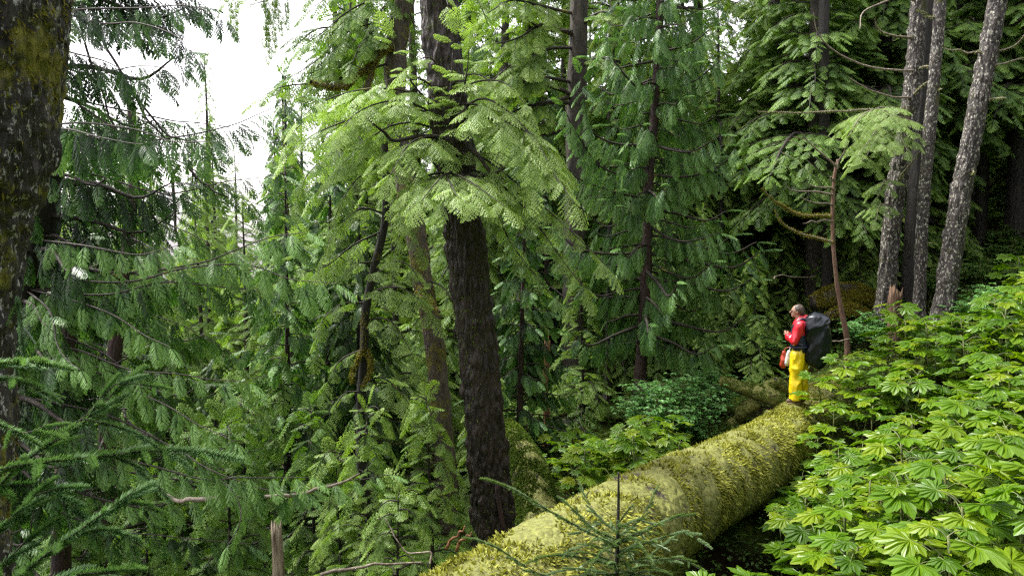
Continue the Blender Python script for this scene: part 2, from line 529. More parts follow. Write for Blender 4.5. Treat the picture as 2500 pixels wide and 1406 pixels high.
def bough(TB, PL, path, r0, kind, rng, size=.45, width=1.0, start=.15, dens=1.0, tint=0.0, hang=0.0, second=True, n=None, rend=.15):
    """limb tube into TB, foliage sprays into PL along a world path"""
    path = np.asarray(path, float)
    seg = np.linalg.norm(np.diff(path, axis=0), axis=1)
    L = seg.sum()
    n = n or max(6, int(L / .12))
    pth = smooth_path(path, n)
    wob = np.stack([vnoise(np.stack([np.linspace(0, L * 1.5, n), np.full(n, k + rng.uniform(0, 99)), np.zeros(n)], -1), 1) for k in range(3)], -1)
    pth = pth + wob * .03 * min(1, L) * np.linspace(0, 1, n)[:, None]
    if TB is not None:
        tube(TB, pth, r0 * np.linspace(1, rend, n) ** .8, 5 if r0 < .03 else 7, cap=False)
    tan, sid, up = frames(pth)
    cum = np.concatenate([[0], np.cumsum(np.linalg.norm(np.diff(pth, axis=0), axis=1))])
    L = cum[-1]
    def at(s):
        k = np.searchsorted(cum, s) - 1
        k = min(max(k, 0), n - 2)
        a = (s - cum[k]) / max(1e-6, cum[k + 1] - cum[k])
        return pth[k] * (1 - a) + pth[k + 1] * a, tan[k]
    if kind == 'hemlock':
        step = .13 / dens
        s = L * start
        sg = 1
        while s < L:
            p, t = at(s)
            f = s / L
            sd_ = nrm(np.cross(t, [0, 0, 1.0]))
            u_ = np.cross(sd_, t)
            env = (.35 + .65 * math.sin(math.pi * min(1, f ** .8)) if f < .8 else 1.25 - f) * width
            a = math.radians(rng.uniform(48, 66))
            d = nrm(t * math.cos(a) + sd_ * math.sin(a) * sg + np.array([0, 0, rng.uniform(-.28, .05) - hang]))
            ln = max(size * .6, env * L * .38)
            if second and ln > size * 1.25:
                m = int(ln / (size * .42)) + 1
                for k in range(m):
                    q = (k + .3) / m
                    pp = p + d * ln * q + np.array([0, 0, -.22 * ln * q * q])
                    dd = nrm(d + np.array([0, 0, -.4 * q]))
                    sd2 = nrm(np.cross(dd, [0, 0, 1.0]))
                    s2 = 1 if k % 2 else -1
                    d3 = nrm(dd * .62 + sd2 * s2 * .75 + np.array([0, 0, rng.uniform(-.3, 0) - hang]))
                    if k == m - 1: d3 = dd
                    PL.put(pp, d3, [rng.normal(0, .12), rng.normal(0, .12), 1], size * rng.uniform(.7, 1.05), tint + rng.normal(0, .12))
                if TB is not None:
                    q = np.linspace(0, 1, 4)[:, None]
                    tube(TB, p + d * ln * q + np.array([0, 0, -.22 * ln]) * q * q, np.array([.3, .22, .15, .08]) * r0 * .8, 3, cap=False)
            else:
                PL.put(p, d, [rng.normal(0, .12), rng.normal(0, .12), 1], min(ln, size * 1.2) * rng.uniform(.85, 1.1), tint + rng.normal(0, .07))
            s += step * rng.uniform(.7, 1.3)
            sg = -sg
        PL.put(pth[-1], tan[-1], [0, 0, 1], size * .9, tint + .08)
    elif kind == 'cedar':
        step = .11 / dens
        s = L * start
        sg = 1
        while s < L:
            p, t = at(s)
            f = s / L
            sd_ = nrm(np.cross(t, [0, 0, 1.0]))
            env = .55 + .45 * math.sin(math.pi * min(1, f ** .7)) if f < .85 else .95 - (f - .85) * 2.5
            d = nrm(t * rng.uniform(.65, 1.05) + sd_ * sg * rng.uniform(.25, .7) * width + np.array([0, 0, -rng.uniform(.15, .55) - hang]))
            u_ = nrm(np.array([0, 0, 1.0]) + sd_ * sg * rng.uniform(.1, .9) + rng.normal(0, .2, 3) + t * .3 * hang)
            PL.put(p, d, u_, size * env * rng.uniform(.75, 1.15), tint + rng.normal(0, .13))
            s += step * rng.uniform(.7, 1.3)
            sg = -sg
        PL.put(pth[-1], nrm(tan[-1] + [0, 0, -.2]), [0, 0, 1], size * .7, tint + .1)
    elif kind == 'spruce':
        step = .10 / dens
        s = L * start
        sg = 1
        while s < L * .93:
            p, t = at(s)
            f = s / L
            sd_ = nrm(np.cross(t, [0, 0, 1.0]))
            a = math.radians(rng.uniform(38, 55))
            d = nrm(t * math.cos(a) + sd_ * sg * math.sin(a) + np.array([0, 0, rng.uniform(-.25, .1)]))
            PL.put(p, d, [0, 0, 1], size * (1.05 - .55 * f) * rng.uniform(.8, 1.15), tint + rng.normal(0, .06))
            s += step * rng.uniform(.8, 1.3)
            sg = -sg
        k = int(L / (size * .8)) + 1
        for j in range(k):
            p, t = at(L * (j + .02) / k)
            PL.put(p, t, [0, 0, 1], size * 1.0, tint)
    return pth

def px_path(pts, d0, d1):
    k = len(pts)
    return [P(x, y, d0 + (d1 - d0) * i / (k - 1)) for i, (x, y) in enumerate(pts)]

# ------------------------------------------------------------------ generic conifers (for forest copies)
def make_conifer(kind, lod, height, cb, rad, nb, seed, r_trunk, size, sweep=(.15, -.45), top=True, dens=1.0, hang=0., lean=.0, bare=0, width=1.0, tmul=1.0):
    rng = np.random.default_rng(seed)
    T, F, PL = MB(), MB(), Placer(kind, lod, seed)
    n = 26
    zz = np.linspace(-.4, height, n)
    lx = lean * (np.clip(zz, 0, None) / height) ** 1.3 + .08 * np.sin(zz * .4 + seed)
    path = np.stack([lx, .07 * np.cos(zz * .33 + seed), zz], -1)
    rr = r_trunk * (1 - .9 * np.clip(zz / height, 0, 1)) + r_trunk * .5 * np.exp(-np.clip(zz, 0, None) / .5)
    tube(T, path, rr, 10 if lod else 14, rough=.12, scale=4, seed=seed)
    LB = MB()
    for i in range(nb):
        f = (i + rng.uniform(0, 1)) / nb
        z = cb + (height - cb) * f ** 1.05
        a = i * 2.399963 + rng.normal(0, .35)
        shape = (1 - f) ** .75 * (.72 + .28 * math.sin(math.pi * min(1, f * 3)))
        L = max(.25, rad * shape * rng.uniform(.65, 1.15))
        o = np.array([np.interp(z, zz, path[:, 0]), np.interp(z, zz, path[:, 1]), z])
        hd = np.array([math.cos(a), math.sin(a), 0])
        up0, dr = sweep
        up0 = up0 + .35 * f + rng.normal(0, .08)
        pts = [o, o + hd * L * .4 + [0, 0, up0 * L * .4], o + hd * L * .75 + [0, 0, up0 * L * .45 + dr * L * .3], o + hd * L + [0, 0, up0 * L * .4 + dr * L * .75 + (.15 * L if kind == 'cedar' else 0)]]
        bough(LB if lod < 2 or L > .8 else None, PL, pts, max(.012, .018 * L), kind, rng, size=size, width=width, start=.12, dens=dens, tint=rng.normal(0, .06), hang=hang, n=8)
    for i in range(bare):
        z = rng.uniform(.6, cb)
        a = rng.uniform(0, 6.28); L = rng.uniform(.4, 1.6)
        hd = np.array([math.cos(a), math.sin(a), rng.uniform(-.3, .3)])
        o = np.array([0, 0, z])
        tube(LB, smooth_path([o, o + hd * L * .5, o + hd * L + [0, 0, rng.uniform(-.3, .3)]], 6), np.linspace(.018, .004, 6), 4, cap=False)
    if top:
        for k in range(4):
            PL.put([path[-1][0], path[-1][1], height - .12 * k], nrm([math.cos(k * 2), math.sin(k * 2), 1.2]), [0, 1, .2], size * .8, .2)
    PL.build(F)
    return T.join(LB, 1).mesh("trunk", True), F.mesh("foliage")

def conifer_thing(name, label, cat, meshes, mats, loc, rz=0, sc=1.0, group=None):
    o = thing(name, label, cat, loc, rz, group)
    o.scale = (sc, sc, sc)
    link("trunk", meshes[0], mats[:2], o)
    link("foliage", meshes[1], mats[2], o)
    return o

def gz(x, y):
    return float(H(x, y))

# ================================================================== SETTING: ground
def build_ground():
    B = MB()
    xs = np.concatenate([np.linspace(-120, -26, 30), np.linspace(-24, 26, 170), np.linspace(28, 120, 30)])
    ys = np.concatenate([np.linspace(-30, -3, 14), np.linspace(-2, 34, 150), np.linspace(36, 160, 36)])
    X, Y = np.meshgrid(xs, ys)
    Zz = H(X, Y)
    V = np.stack([X, Y, Zz], -1).reshape(-1, 3)
    nx, ny = len(xs), len(ys)
    i = np.arange(ny - 1)[:, None] * nx; j = np.arange(nx - 1)[None, :]
    q = np.stack([i + j, i + j + 1, i + nx + j + 1, i + nx + j], -1).reshape(-1, 4)
    B.add(V, q)
    m, n, out = new_mat("forest_floor")
    tc = n.nodes.new("ShaderNodeTexCoord")
    n1 = n.nodes.new("ShaderNodeTexNoise"); n1.inputs['Scale'].default_value = .9; n1.inputs['Detail'].default_value = 8
    n2 = n.nodes.new("ShaderNodeTexNoise"); n2.inputs['Scale'].default_value = 14; n2.inputs['Detail'].default_value = 6
    n.links.new(tc.outputs['Object'], n1.inputs['Vector']); n.links.new(tc.outputs['Object'], n2.inputs['Vector'])
    r1 = ramp(n, [(.40, (.014, .009, .004)), (.50, (.022, .030, .006)), (.62, (.05, .075, .010))])
    r2 = ramp(n, [(.3, (.35, .35, .35)), (.7, (1.2, 1.2, 1.2))])
    n.links.new(n1.outputs[0], r1.inputs[0]); n.links.new(n2.outputs[0], r2.inputs[0])
    mx = n.nodes.new("ShaderNodeMixRGB"); mx.blend_type = 'MULTIPLY'; mx.inputs[0].default_value = 1
    n.links.new(r1.outputs[0], mx.inputs[1]); n.links.new(r2.outputs[0], mx.inputs[2])
    p = n.nodes.new("ShaderNodeBsdfPrincipled"); p.inputs['Roughness'].default_value = 1.0; p.inputs['Specular IOR Level'].default_value = .05
    n.links.new(mx.outputs[0], p.inputs['Base Color'])
    b = n.nodes.new("ShaderNodeBump"); b.inputs['Strength'].default_value = .9; b.inputs['Distance'].default_value = .06
    n.links.new(n2.outputs[0], b.inputs['Height']); n.links.new(b.outputs[0], p.inputs['Normal'])
    n.links.new(p.outputs[0], out.inputs[0])
    tag(link("ground", B.mesh("ground", True), m), kind="structure")
build_ground()

# ================================================================== forest copies
def log_x(y):
    return .67 * y - 4.33

BG = {}
def protos():
    P0 = dict(
        hem_a=(make_conifer('hemlock', 1, 17, 1.0, 3.4, 100, 21, .24, .42, dens=.8), (M_BARKD, M_TWIG, M_HEMBG)),
        hem_b=(make_conifer('hemlock', 1, 14, .6, 3.0, 90, 22, .20, .44, dens=.75), (M_BARKG, M_TWIG, M_HEMBG)),
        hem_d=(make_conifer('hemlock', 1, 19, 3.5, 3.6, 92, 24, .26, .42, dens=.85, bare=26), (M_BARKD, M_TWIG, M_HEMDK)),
        ced_a=(make_conifer('cedar', 1, 16, 1.0, 2.8, 90, 25, .26, .6, sweep=(-.05, -.3), hang=.5, dens=.8), (M_BARKR, M_TWIG, M_CED)),
        pole=(make_conifer('hemlock', 2, 16, 5.5, 2.0, 40, 26, .11, .5, dens=.7, bare=40), (M_BARKD, M_TWIG, M_HEMDK)),
        ced_k=(make_conifer('cedar', 1, 6.5, .3, 1.9, 80, 41, .10, .42, sweep=(-.05, -.3), hang=.3, dens=1.0), (M_BARKD, M_TWIG, M_CEDDK)),  # young trees in the darkened leaf, standing in for shade on the left
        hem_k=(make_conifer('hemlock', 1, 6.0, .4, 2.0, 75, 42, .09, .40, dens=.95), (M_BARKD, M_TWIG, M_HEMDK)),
        sap_a=(make_conifer('hemlock', 1, 3.6, .3, 1.35, 42, 27, .045, .38, dens=1.0, sweep=(.1, -.5)), (M_BARKD, M_TWIG, M_HEMBG)),
        sap_k=(make_conifer('hemlock', 1, 3.6, .3, 1.35, 42, 57, .045, .38, dens=1.0, sweep=(.1, -.5)), (M_BARKD, M_TWIG, M_HEMDK)),  # like sap_a, with shade painted in by the darker leaf
        sap_b=(make_conifer('hemlock', 1, 2.4, .2, 1.1, 34, 28, .035, .34, dens=1.0, sweep=(.1, -.4)), (M_BARKD, M_TWIG, M_HEM)),
        ced_m=(make_conifer('cedar', 1, 7.5, .4, 1.7, 75, 29, .09, .42, sweep=(-.05, -.3), hang=.35, dens=1.0), (M_BARKR, M_TWIG, M_CED)),
        hem_m=(make_conifer('hemlock', 1, 8.5, .5, 2.1, 80, 31, .11, .42, dens=.9), (M_BARKG, M_TWIG, M_HEMBG)),
    )
    return P0
PROTO = protos()
USED = {}
def plant(key, name, label, x, y, rz=None, sc=1.0, group=None, cat="conifer", dz=-.05):
    rz = float(RNG.uniform(0, 6.28)) if rz is None else rz
    loc = (x, y, gz(x, y) + dz)
    if key not in USED:
        m, mats = PROTO[key]
        USED[key] = conifer_thing(name, label, cat, m, mats, loc, rz, sc, group)
        return USED[key]
    r = copy_tree(USED[key], loc, rz, sc, label)
    r.name = name
    r["category"] = cat
    if group: r["group"] = group
    elif "group" in r: del r["group"]
    return r

def at_px(px, d):
    return (px - W_PX / 2) / F_PX * d

# far forest, kept low on the left where the sky shows
FAR_G = "conifers of the far forest"
random.seed(5)
def far_forest():
    rows = [(22, 26, 3.1), (28, 33, 3.2), (36, 43, 3.6), (46, 56, 3.8), (62, 75, 4.4)]
    for (d0, d1, step) in rows:
        x = -.75 * d1
        while x < .75 * d1:
            d = random.uniform(d0, d1)
            xx = x + random.uniform(-.3, .3) * step
            px = xx / d * F_PX + W_PX / 2
            x += step
            key = random.choice(['hem_a', 'hem_b', 'ced_a', 'hem_a'])
            hgt = {'hem_a': 17, 'hem_b': 14, 'ced_a': 16, 'hem_d': 19}[key]
            z = gz(xx, d)
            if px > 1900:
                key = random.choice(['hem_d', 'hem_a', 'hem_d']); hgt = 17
            # height limit from the photo's skyline
            lim_y = np.interp(px, [0, 130, 200, 480, 640, 760, 800, 1700, 1760, 1800, 1900], [60, 150, 240, 235, 225, 110, -300, -300, 120, 60, -400])
            if lim_y > -250:
                top = P(px, lim_y + random.uniform(0, 120), d)[2]
                sc = min(1.25, max(.35, (top - z) / hgt))
            else:
                sc = random.uniform(.95, 1.25)
            if px > 1900: lab = "dark hemlock deep in the shaded forest on the right slope"
            elif px < 760: lab = "pale green conifer in the far valley forest under the open sky"
            else: lab = "green conifer in the far forest behind the drooping cedar"
            nm = "cedar_tree" if key == 'ced_a' else "hemlock_tree"
            plant(key, nm, lab, xx, d, sc=sc, group=FAR_G)
    plant('hem_a', "hemlock_tree", "single pale pointed treetop standing against the sky gap", at_px(510, 44), 44, sc=(P(510, 140, 44)[2] - gz(at_px(510, 44), 44)) / 17)
    # unseen hemlocks behind and beside the viewer, added to block skylight
    for i, (x, y) in enumerate([(-2, -10), (2.5, -8), (6, -9), (9, -4), (12, 1), (0, -15), (-6, -15), (7, -15), (15, 6), (-14, -9), (13, -10), (18, 11), (5, -4.5)]):
        plant('hem_d' if i % 2 else 'hem_a', "hemlock_tree", "unseen hemlock added around and behind the viewpoint to block skylight", x, y, sc=1.15, group="unseen light-blocking hemlocks around the viewpoint")
far_forest()

# ================================================================== moss tufts
def tufts(B, path, rad, n, size, rng, cover=(-.2, 1.0), patch=.0, pscale=1.2, seed=3, hang=.5, tint=.5, arc=None, tvar=.16):
    """little moss blades over the skin of a round limb; cover = range of normal.z that carries moss"""
    path = np.asarray(path, float)
    m = len(path)
    rad = np.broadcast_to(np.asarray(rad, float), (m,))
    t, s, u = frames(path)
    seg = np.linalg.norm(np.diff(path, axis=0), axis=1)
    cdf = np.concatenate([[0], np.cumsum(seg * (rad[1:] + rad[:-1]))])
    f = np.interp(rng.random(n) * cdf[-1], cdf, np.arange(m))
    i = np.clip(f.astype(int), 0, m - 2); a = (f - i)[:, None]
    lerp = lambda A: A[i] * (1 - a) + A[i + 1] * a
    th = rng.random(n) * 2 * np.pi
    nn = lerp(s) * np.cos(th)[:, None] + lerp(u) * np.sin(th)[:, None]
    p = lerp(path) + nn * (rad[i] * (1 - a[:, 0]) + rad[i + 1] * a[:, 0])[:, None] * .97
    keep = (nn[:, 2] > cover[0] + rng.normal(0, .15, n)) & (nn[:, 2] < cover[1] + .3)
    pn = fbm(p * pscale, 3, seed)
    keep &= pn > patch - .9 + rng.normal(0, .1, n)
    p, nn, pn = p[keep], nn[keep], pn[keep]
    k = len(p)
    down = np.array([0, 0, -1.0]) - nn * (-nn[:, 2:3])
    d = nrm(nn * .55 + down * hang + rng.normal(0, .45, (k, 3)))
    sd_ = nrm(np.cross(d, nn + rng.normal(0, .3, (k, 3))))
    L = (size * rng.uniform(.5, 1.4, k))[:, None]
    w = L * .36
    V = np.stack([p - d * L * .2, p + d * L * .4 + sd_ * w * .5, p + d * L + down * L * .2, p + d * L * .4 - sd_ * w * .5], 1)
    tn = tint + tvar * pn + rng.normal(0, .2, k)
    c = np.stack([tn - .1, tn, tn + .18, tn], 1)
    B.add(V.reshape(-1, 3), np.arange(k * 4).reshape(-1, 4), None, np.clip(c.ravel(), 0, 1))

# ================================================================== trees drawn after the photograph, each at its own distance
class Tree:
    def __init__(s, name, label, cat, trunk_px, d, r0, r1, bark, leaf, kind, lod, seed, limb=M_TWIG, sides=18, rough=.18, flute=0, flare=.25, steps=60, dlist=None, bscale=7):
        s.rng = np.random.default_rng(seed)
        s.name, s.label, s.cat, s.bark, s.leaf, s.limb, s.kind = name, label, cat, bark, leaf, limb, kind
        k = len(trunk_px)
        ds = dlist or [d] * k
        pts = [P(x, y, ds[i]) for i, (x, y) in enumerate(trunk_px)]
        b = pts[0]
        g = gz(b[0], b[1])
        if b[2] > g - .1:                     # carry the trunk down to the ground
            pts = [np.array([b[0] + (b[0] - pts[1][0]) * .05, b[1], g - .25])] + pts
        s.path = smooth_path(pts, steps)
        f = np.linspace(0, 1, steps)
        rr = r0 + (r1 - r0) * f
        hgt = s.path[:, 2] - s.path[0][2]
        rr = rr * (1 + flare * np.exp(-hgt / .6))
        s.rr = rr
        s.T, s.L, s.F = MB(), MB(), MB()
        s.PL = Placer(kind, lod, seed)
        tube(s.T, s.path, rr, sides, rough=rough, scale=bscale, seed=seed, flute=flute)
        s.base = s.path[0].copy()
        s.extra = []
    def at_z(s, z):
        i = np.argmin(abs(s.path[:, 2] - z))
        return s.path[i], s.rr[i]
    def b(s, pts, d0, d1, r=.02, size=.4, **k):
        k.setdefault('kind', s.kind)
        w = px_path(pts, d0, d1)
        # root the limb in the trunk
        o, _ = s.at_z(w[0][2])
        if k.pop('root', True) and np.linalg.norm(o - w[0]) < 1.2:
            w[0] = o
        kind = k.pop('kind')
        return bough(s.L, s.PL, w, r, kind, s.rng, size=size, **k)
    def ring(s, z0, z1, n, rad, size=.4, sweep=(.1, -.5), az=None, dt=0., **k):
        for i in range(n):
            f = (i + s.rng.uniform(0, 1)) / n
            z = z0 + (z1 - z0) * f
            o, r = s.at_z(z)
            a = i * 2.399963 + s.rng.normal(0, .4) if az is None else s.rng.uniform(*az)
            L = (rad(f) if callable(rad) else rad) * s.rng.uniform(.6, 1.15)
            hd = np.array([math.cos(a), math.sin(a), 0])
            u0, dr = sweep[0] + s.rng.normal(0, .1), sweep[1] * s.rng.uniform(.7, 1.3)
            pts = [o, o + hd * L * .4 + [0, 0, u0 * L * .4], o + hd * L * .75 + [0, 0, u0 * L * .4 + dr * L * .35], o + hd * L + [0, 0, u0 * L * .35 + dr * L * .7 + (.2 * L if s.kind == 'cedar' else 0)]]
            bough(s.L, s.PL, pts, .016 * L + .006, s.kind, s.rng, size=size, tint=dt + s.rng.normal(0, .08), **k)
    def snag(s, pts, d0, d1, r=.015, rt=None, moss=0, root=True, mat=None):
        w = px_path(pts, d0, d1)
        if root:
            o, _ = s.at_z(w[0][2])
            if np.linalg.norm(o - w[0]) < 1.0: w[0] = o
        n = 16
        pth = smooth_path(w, n)
        pth = pth + np.stack([vnoise(np.stack([np.linspace(0, 5, n), np.full(n, q + len(s.extra)), np.zeros(n)], -1), 3) for q in range(3)], -1) * .03
        tube(s.L, pth, np.linspace(r, rt or r * .25, n), 6, cap=False)
        if moss:
            s.extra.append((pth, np.linspace(r, r * .4, n), moss))
        return pth
    def finish(s, group=None, moss_mat=None, moss_all=0, moss_size=.03, mcover=(-.3, 1)):
        s.PL.build(s.F)
        sh = s.base
        for B in (s.T, s.L, s.F):
            B.v = [v - sh for v in B.v]
        o = thing(s.name, s.label, s.cat, sh, 0, group)
        link("trunk", s.T.join(s.L, 1).mesh("trunk", True), [s.bark, s.limb], o)
        if s.F.n: link("foliage", s.F.mesh("foliage"), s.leaf, o)
        if s.extra or moss_all:
            B = MB()
            for pth, rr, nn in s.extra:
                tufts(B, pth, rr + .004, nn * 2, .034, s.rng, cover=(-1.2, 1), hang=.7)
            if moss_all:
                tufts(B, s.path, s.rr * 1.02, moss_all, moss_size, s.rng, cover=(-1.2, 1), patch=.95, pscale=1.6, hang=.8)
            B.v = [v - sh for v in B.v]
            link("moss", B.mesh("moss"), moss_mat or M_MOSSO, o)
        return o

def hero_trees():
    # --- mossy trunk at the left edge, close by
    t = Tree("mossy_tree", "thick near trunk with yellow moss and white lichen at the left edge", "tree",
             [(-215, 1500), (-200, 1100), (-212, 850), (-186, 650), (-156, 500), (-104, 350), (-82, 200), (-62, 0), (-40, -400)], 3.2, .35, .33, M_BARKL, M_CED, 'cedar', 0, 1, sides=200, rough=.085, steps=300, flare=.1, bscale=22)
    t.finish(moss_mat=M_MOSSO, moss_all=26000, moss_size=.022)
    # --- cedar behind it whose long drooping boughs fill the left
    t = Tree("cedar_tree", "big cedar behind the mossy left trunk with long drooping dark boughs", "cedar",
             [(-60, 1300), (0, 900), (82, 600), (100, 300), (90, 0), (80, -400)], 7.6, .22, .16, M_BARKD, M_CED, 'cedar', 0, 2)
    D = 6.6
    for pts, d0, d1, sz, hg, tn in [
        ([(95, 40), (200, 24), (350, 22), (470, 15), (560, 60)], 7.4, 6.4, .34, .5, -.2),
        ([(95, -10), (230, 55), (330, 60), (420, 90), (480, 140)], 7.4, 6.2, .34, .45, -.2),
        ([(95, 90), (180, 130), (260, 150), (330, 190)], 7.4, 6.6, .34, .6, -.2),
        ([(95, 130), (210, 180), (330, 165), (450, 175)], 7.6, 7.0, .34, .3, -.12),
        ([(100, 300), (200, 300), (330, 320), (430, 345), (520, 355)], 7.4, 6.0, .42, .7, -.15),
        ([(100, 310), (180, 318), (260, 335), (350, 350)], 7.2, 5.9, .42, .9, -.22),
        ([(100, 180), (230, 280), (330, 338), (440, 332), (560, 308), (640, 278), (745, 235)], 7.6, 6.8, .34, .35, 0),
        ([(100, 230), (250, 260), (400, 290), (480, 300), (620, 330)], 7.8, 7.4, .36, .3, .0),
        ([(105, 400), (250, 430), (400, 470), (560, 440), (690, 430)], 7.8, 7.2, .36, .5, .0),
        ([(105, 380), (260, 350), (420, 390), (560, 470), (700, 520)], 7.8, 7.4, .34, .4, .0),
        ([(105, 560), (300, 520), (450, 560), (560, 620)], 8.0, 7.5, .34, .4, .0),
        ([(60, 600), (190, 598), (330, 622), (430, 592)], 7.2, 6.0, .34, .35, .12),
        ([(90, 640), (300, 666), (480, 646), (560, 615), (660, 580), (755, 565)], 7.4, 6.0, .34, .3, .15),
        ([(90, 680), (300, 690), (450, 655), (620, 652), (720, 680), (820, 692)], 7.2, 6.0, .36, .5, .1),
        ([(90, 700), (250, 720), (400, 690), (560, 700), (650, 720)], 7.2, 6.4, .4, .8, -.1),
        ([(50, 700), (200, 740), (330, 800), (420, 850)], 7.2, 6.0, .32, .3, .1),
        ([(50, 720), (120, 760), (140, 850), (200, 900)], 7.2, 6.0, .32, .3, .15),
        ([(60, 860), (170, 850), (330, 905), (480, 915), (605, 932)], 7.2, 6.0, .32, .35, .15),
        ([(60, 880), (230, 905), (330, 955), (450, 1010), (570, 1085)], 7.2, 5.9, .32, .35, .15),
        ([(60, 960), (250, 1010), (420, 1090), (500, 1140), (620, 1180), (745, 1200)], 7.2, 5.9, .32, .35, .05),
        ([(60, 1050), (300, 1120), (500, 1170), (600, 1165), (760, 1165)], 7.2, 5.8, .32, .3, .15),
        ([(60, 1100), (300, 1150), (500, 1180), (560, 1190), (590, 1260), (560, 1330)], 7.2, 5.9, .28, .2, .15),
        ([(60, 1180), (300, 1230), (430, 1222), (520, 1215), (690, 1210), (790, 1185), (870, 1165), (955, 1160)], 7.0, 6.2, .26, .2, .12),
        ([(60, 1200), (230, 1280), (400, 1310), (600, 1330)], 7.4, 6.6, .34, .6, -.15),
        ([(60, 1000), (200, 1080), (300, 1180), (420, 1240)], 7.6, 7.0, .36, .5, -.2),
        ([(60, 800), (200, 840), (300, 900), (380, 1000)], 7.8, 7.2, .36, .5, -.2),
        ([(60, 780), (250, 760), (400, 780), (560, 860)], 8.2, 8.0, .4, .5, -.1),
    ]:
        t.b(pts, d0, d1, .011, sz * .85, hang=hg * .85, tint=tn + .02 + (.08 if tn >= .1 else -.06), start=.16, dens=.98)  # front boughs tinted brighter as if lit, the others darker
    t.ring(1.0, 8.5, 30, 1.5, dt=-.33, size=.42, sweep=(-.1, -.3), hang=.5, az=(-.9, 1.2))  # inner fill tinted down to stand for deep shade under the boughs
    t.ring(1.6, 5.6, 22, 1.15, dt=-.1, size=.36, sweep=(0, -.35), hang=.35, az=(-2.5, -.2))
    for pts in [[(190, -20), (215, 120), (262, 250), (292, 325)], [(225, 60), (290, 160), (345, 260), (405, 335)], [(280, 180), (330, 230), (400, 320), (470, 345)], [(450, 390), (500, 450), (560, 480)], [(290, 1000), (350, 1060), (420, 1110)]]:
        t.snag(pts, 7.6, 7.4, .014, .008, root=False)
    t.finish()
    # --- slim cedars standing behind, left
    t = Tree("cedar_tree", "slim dark cedar with two bare hanging stems in the left middle", "cedar",
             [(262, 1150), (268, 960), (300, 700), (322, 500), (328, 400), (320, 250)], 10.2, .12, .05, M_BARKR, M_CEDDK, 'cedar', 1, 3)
    z0 = t.base[2]
    t.ring(z0 + .6, z0 + 7.4, 30, lambda f: 1.7 * (1 - .6 * f), size=.42, sweep=(-.1, -.35), hang=.45, start=.3)
    t.snag([(430, 400), (425, 450), (432, 530), (440, 600)], 9.6, 9.6, .025, .015, root=False)
    t.finish()
    # --- main trunk with the umbrella of light hemlock boughs
    t = Tree("hemlock_tree", "tall dark hemlock trunk in the middle under an umbrella of pale green boughs", "hemlock",
             [(1207, 1340), (1200, 1200), (1190, 1100), (1172, 900), (1148, 700), (1124, 500), (1100, 300), (1082, 130), (1072, 0), (1050, -350)], 10.5, .275, .235, M_BARKC, M_HEM, 'hemlock', 0, 4, limb=M_TWIG, sides=120, rough=.24, flare=.28, steps=240, bscale=15)
    big = dict(r=.018, size=.36, dens=.70, hang=.0)
    for pts, d0, d1, wd, tn in [
        # right dome, long sweeping boughs
        ([(1090, 290), (1180, 240), (1270, 300), (1340, 400), (1385, 470)], 10.3, 9.2, .6, .15),
        ([(1095, 330), (1190, 290), (1290, 330), (1350, 420), (1400, 495)], 10.3, 9.0, .6, .12),
        ([(1100, 340), (1200, 400), (1300, 480), (1400, 570), (1488, 655)], 10.4, 9.4, .42, .1),
        ([(1100, 400), (1210, 440), (1300, 530), (1380, 640), (1430, 700)], 10.4, 9.6, .4, .05),
        ([(1110, 430), (1200, 500), (1250, 600), (1320, 690), (1370, 740)], 10.6, 10.2, .45, -.08),
        ([(1100, 260), (1150, 205), (1230, 200), (1290, 260)], 10.3, 9.8, .8, .2),
        ([(1100, 250), (1180, 260), (1260, 330), (1290, 400)], 10.2, 9.4, .8, .2),
        # front dome
        ([(1095, 420), (1085, 425), (1070, 440), (1030, 490)], 10.2, 9.0, .9, .25),
        ([(1095, 415), (1110, 425), (1160, 450), (1230, 500)], 10.2, 9.0, .9, .25),
        ([(1095, 415), (1095, 430), (1105, 455), (1120, 480)], 10.2, 8.9, .9, .28),
        ([(1095, 410), (1040, 430), (1000, 470), (985, 510)], 10.2, 9.4, .8, .2),
        # left
        ([(1085, 330), (1030, 335), (990, 360), (950, 430)], 10.3, 9.3, .9, .12),
        ([(1085, 350), (1020, 360), (980, 410), (965, 480)], 10.3, 9.5, .9, .08),
        ([(1085, 300), (1000, 250), (930, 250), (870, 275), (840, 310)], 10.3, 9.6, .8, .12),
        ([(1085, 270), (1000, 225), (900, 215), (800, 240), (730, 290)], 10.4, 10.0, .65, .05),
        ([(1085, 290), (960, 260), (860, 290), (760, 330), (700, 380)], 10.5, 10.4, .65, .0),
        ([(1085, 240), (1040, 200), (990, 185), (930, 210)], 10.3, 10.0, .8, .1),
        ([(1085, 330), (990, 300), (900, 340), (820, 420), (770, 470)], 10.6, 10.6, .6, -.05),
        ([(1090, 460), (1040, 480), (990, 540), (960, 620)], 10.6, 10.2, .7, -.02),
        # leaders
        ([(1085, 330), (1100, 240), (1105, 150), (1108, 85)], 10.2, 9.9, .5, .15),
        ([(1095, 330), (1130, 230), (1142, 170), (1150, 120)], 10.2, 9.8, .6, .18),
        ([(1080, 300), (1020, 220), (975, 150), (955, 90)], 10.3, 10.0, .5, .1),
        ([(1085, 220), (1120, 190), (1170, 180), (1210, 215)], 10.2, 9.9, .8, .2),
        ([(1085, 200), (1060, 150), (1035, 140), (1000, 160)], 10.2, 9.9, .7, .2),
        ([(1060, -30), (1070, -25), (1085, -5), (1090, 12)], 10.3, 9.9, .9, .2),
    ]:
        t.b(pts, d0, d1, width=wd * 1.0, tint=tn, start=.12, **big)
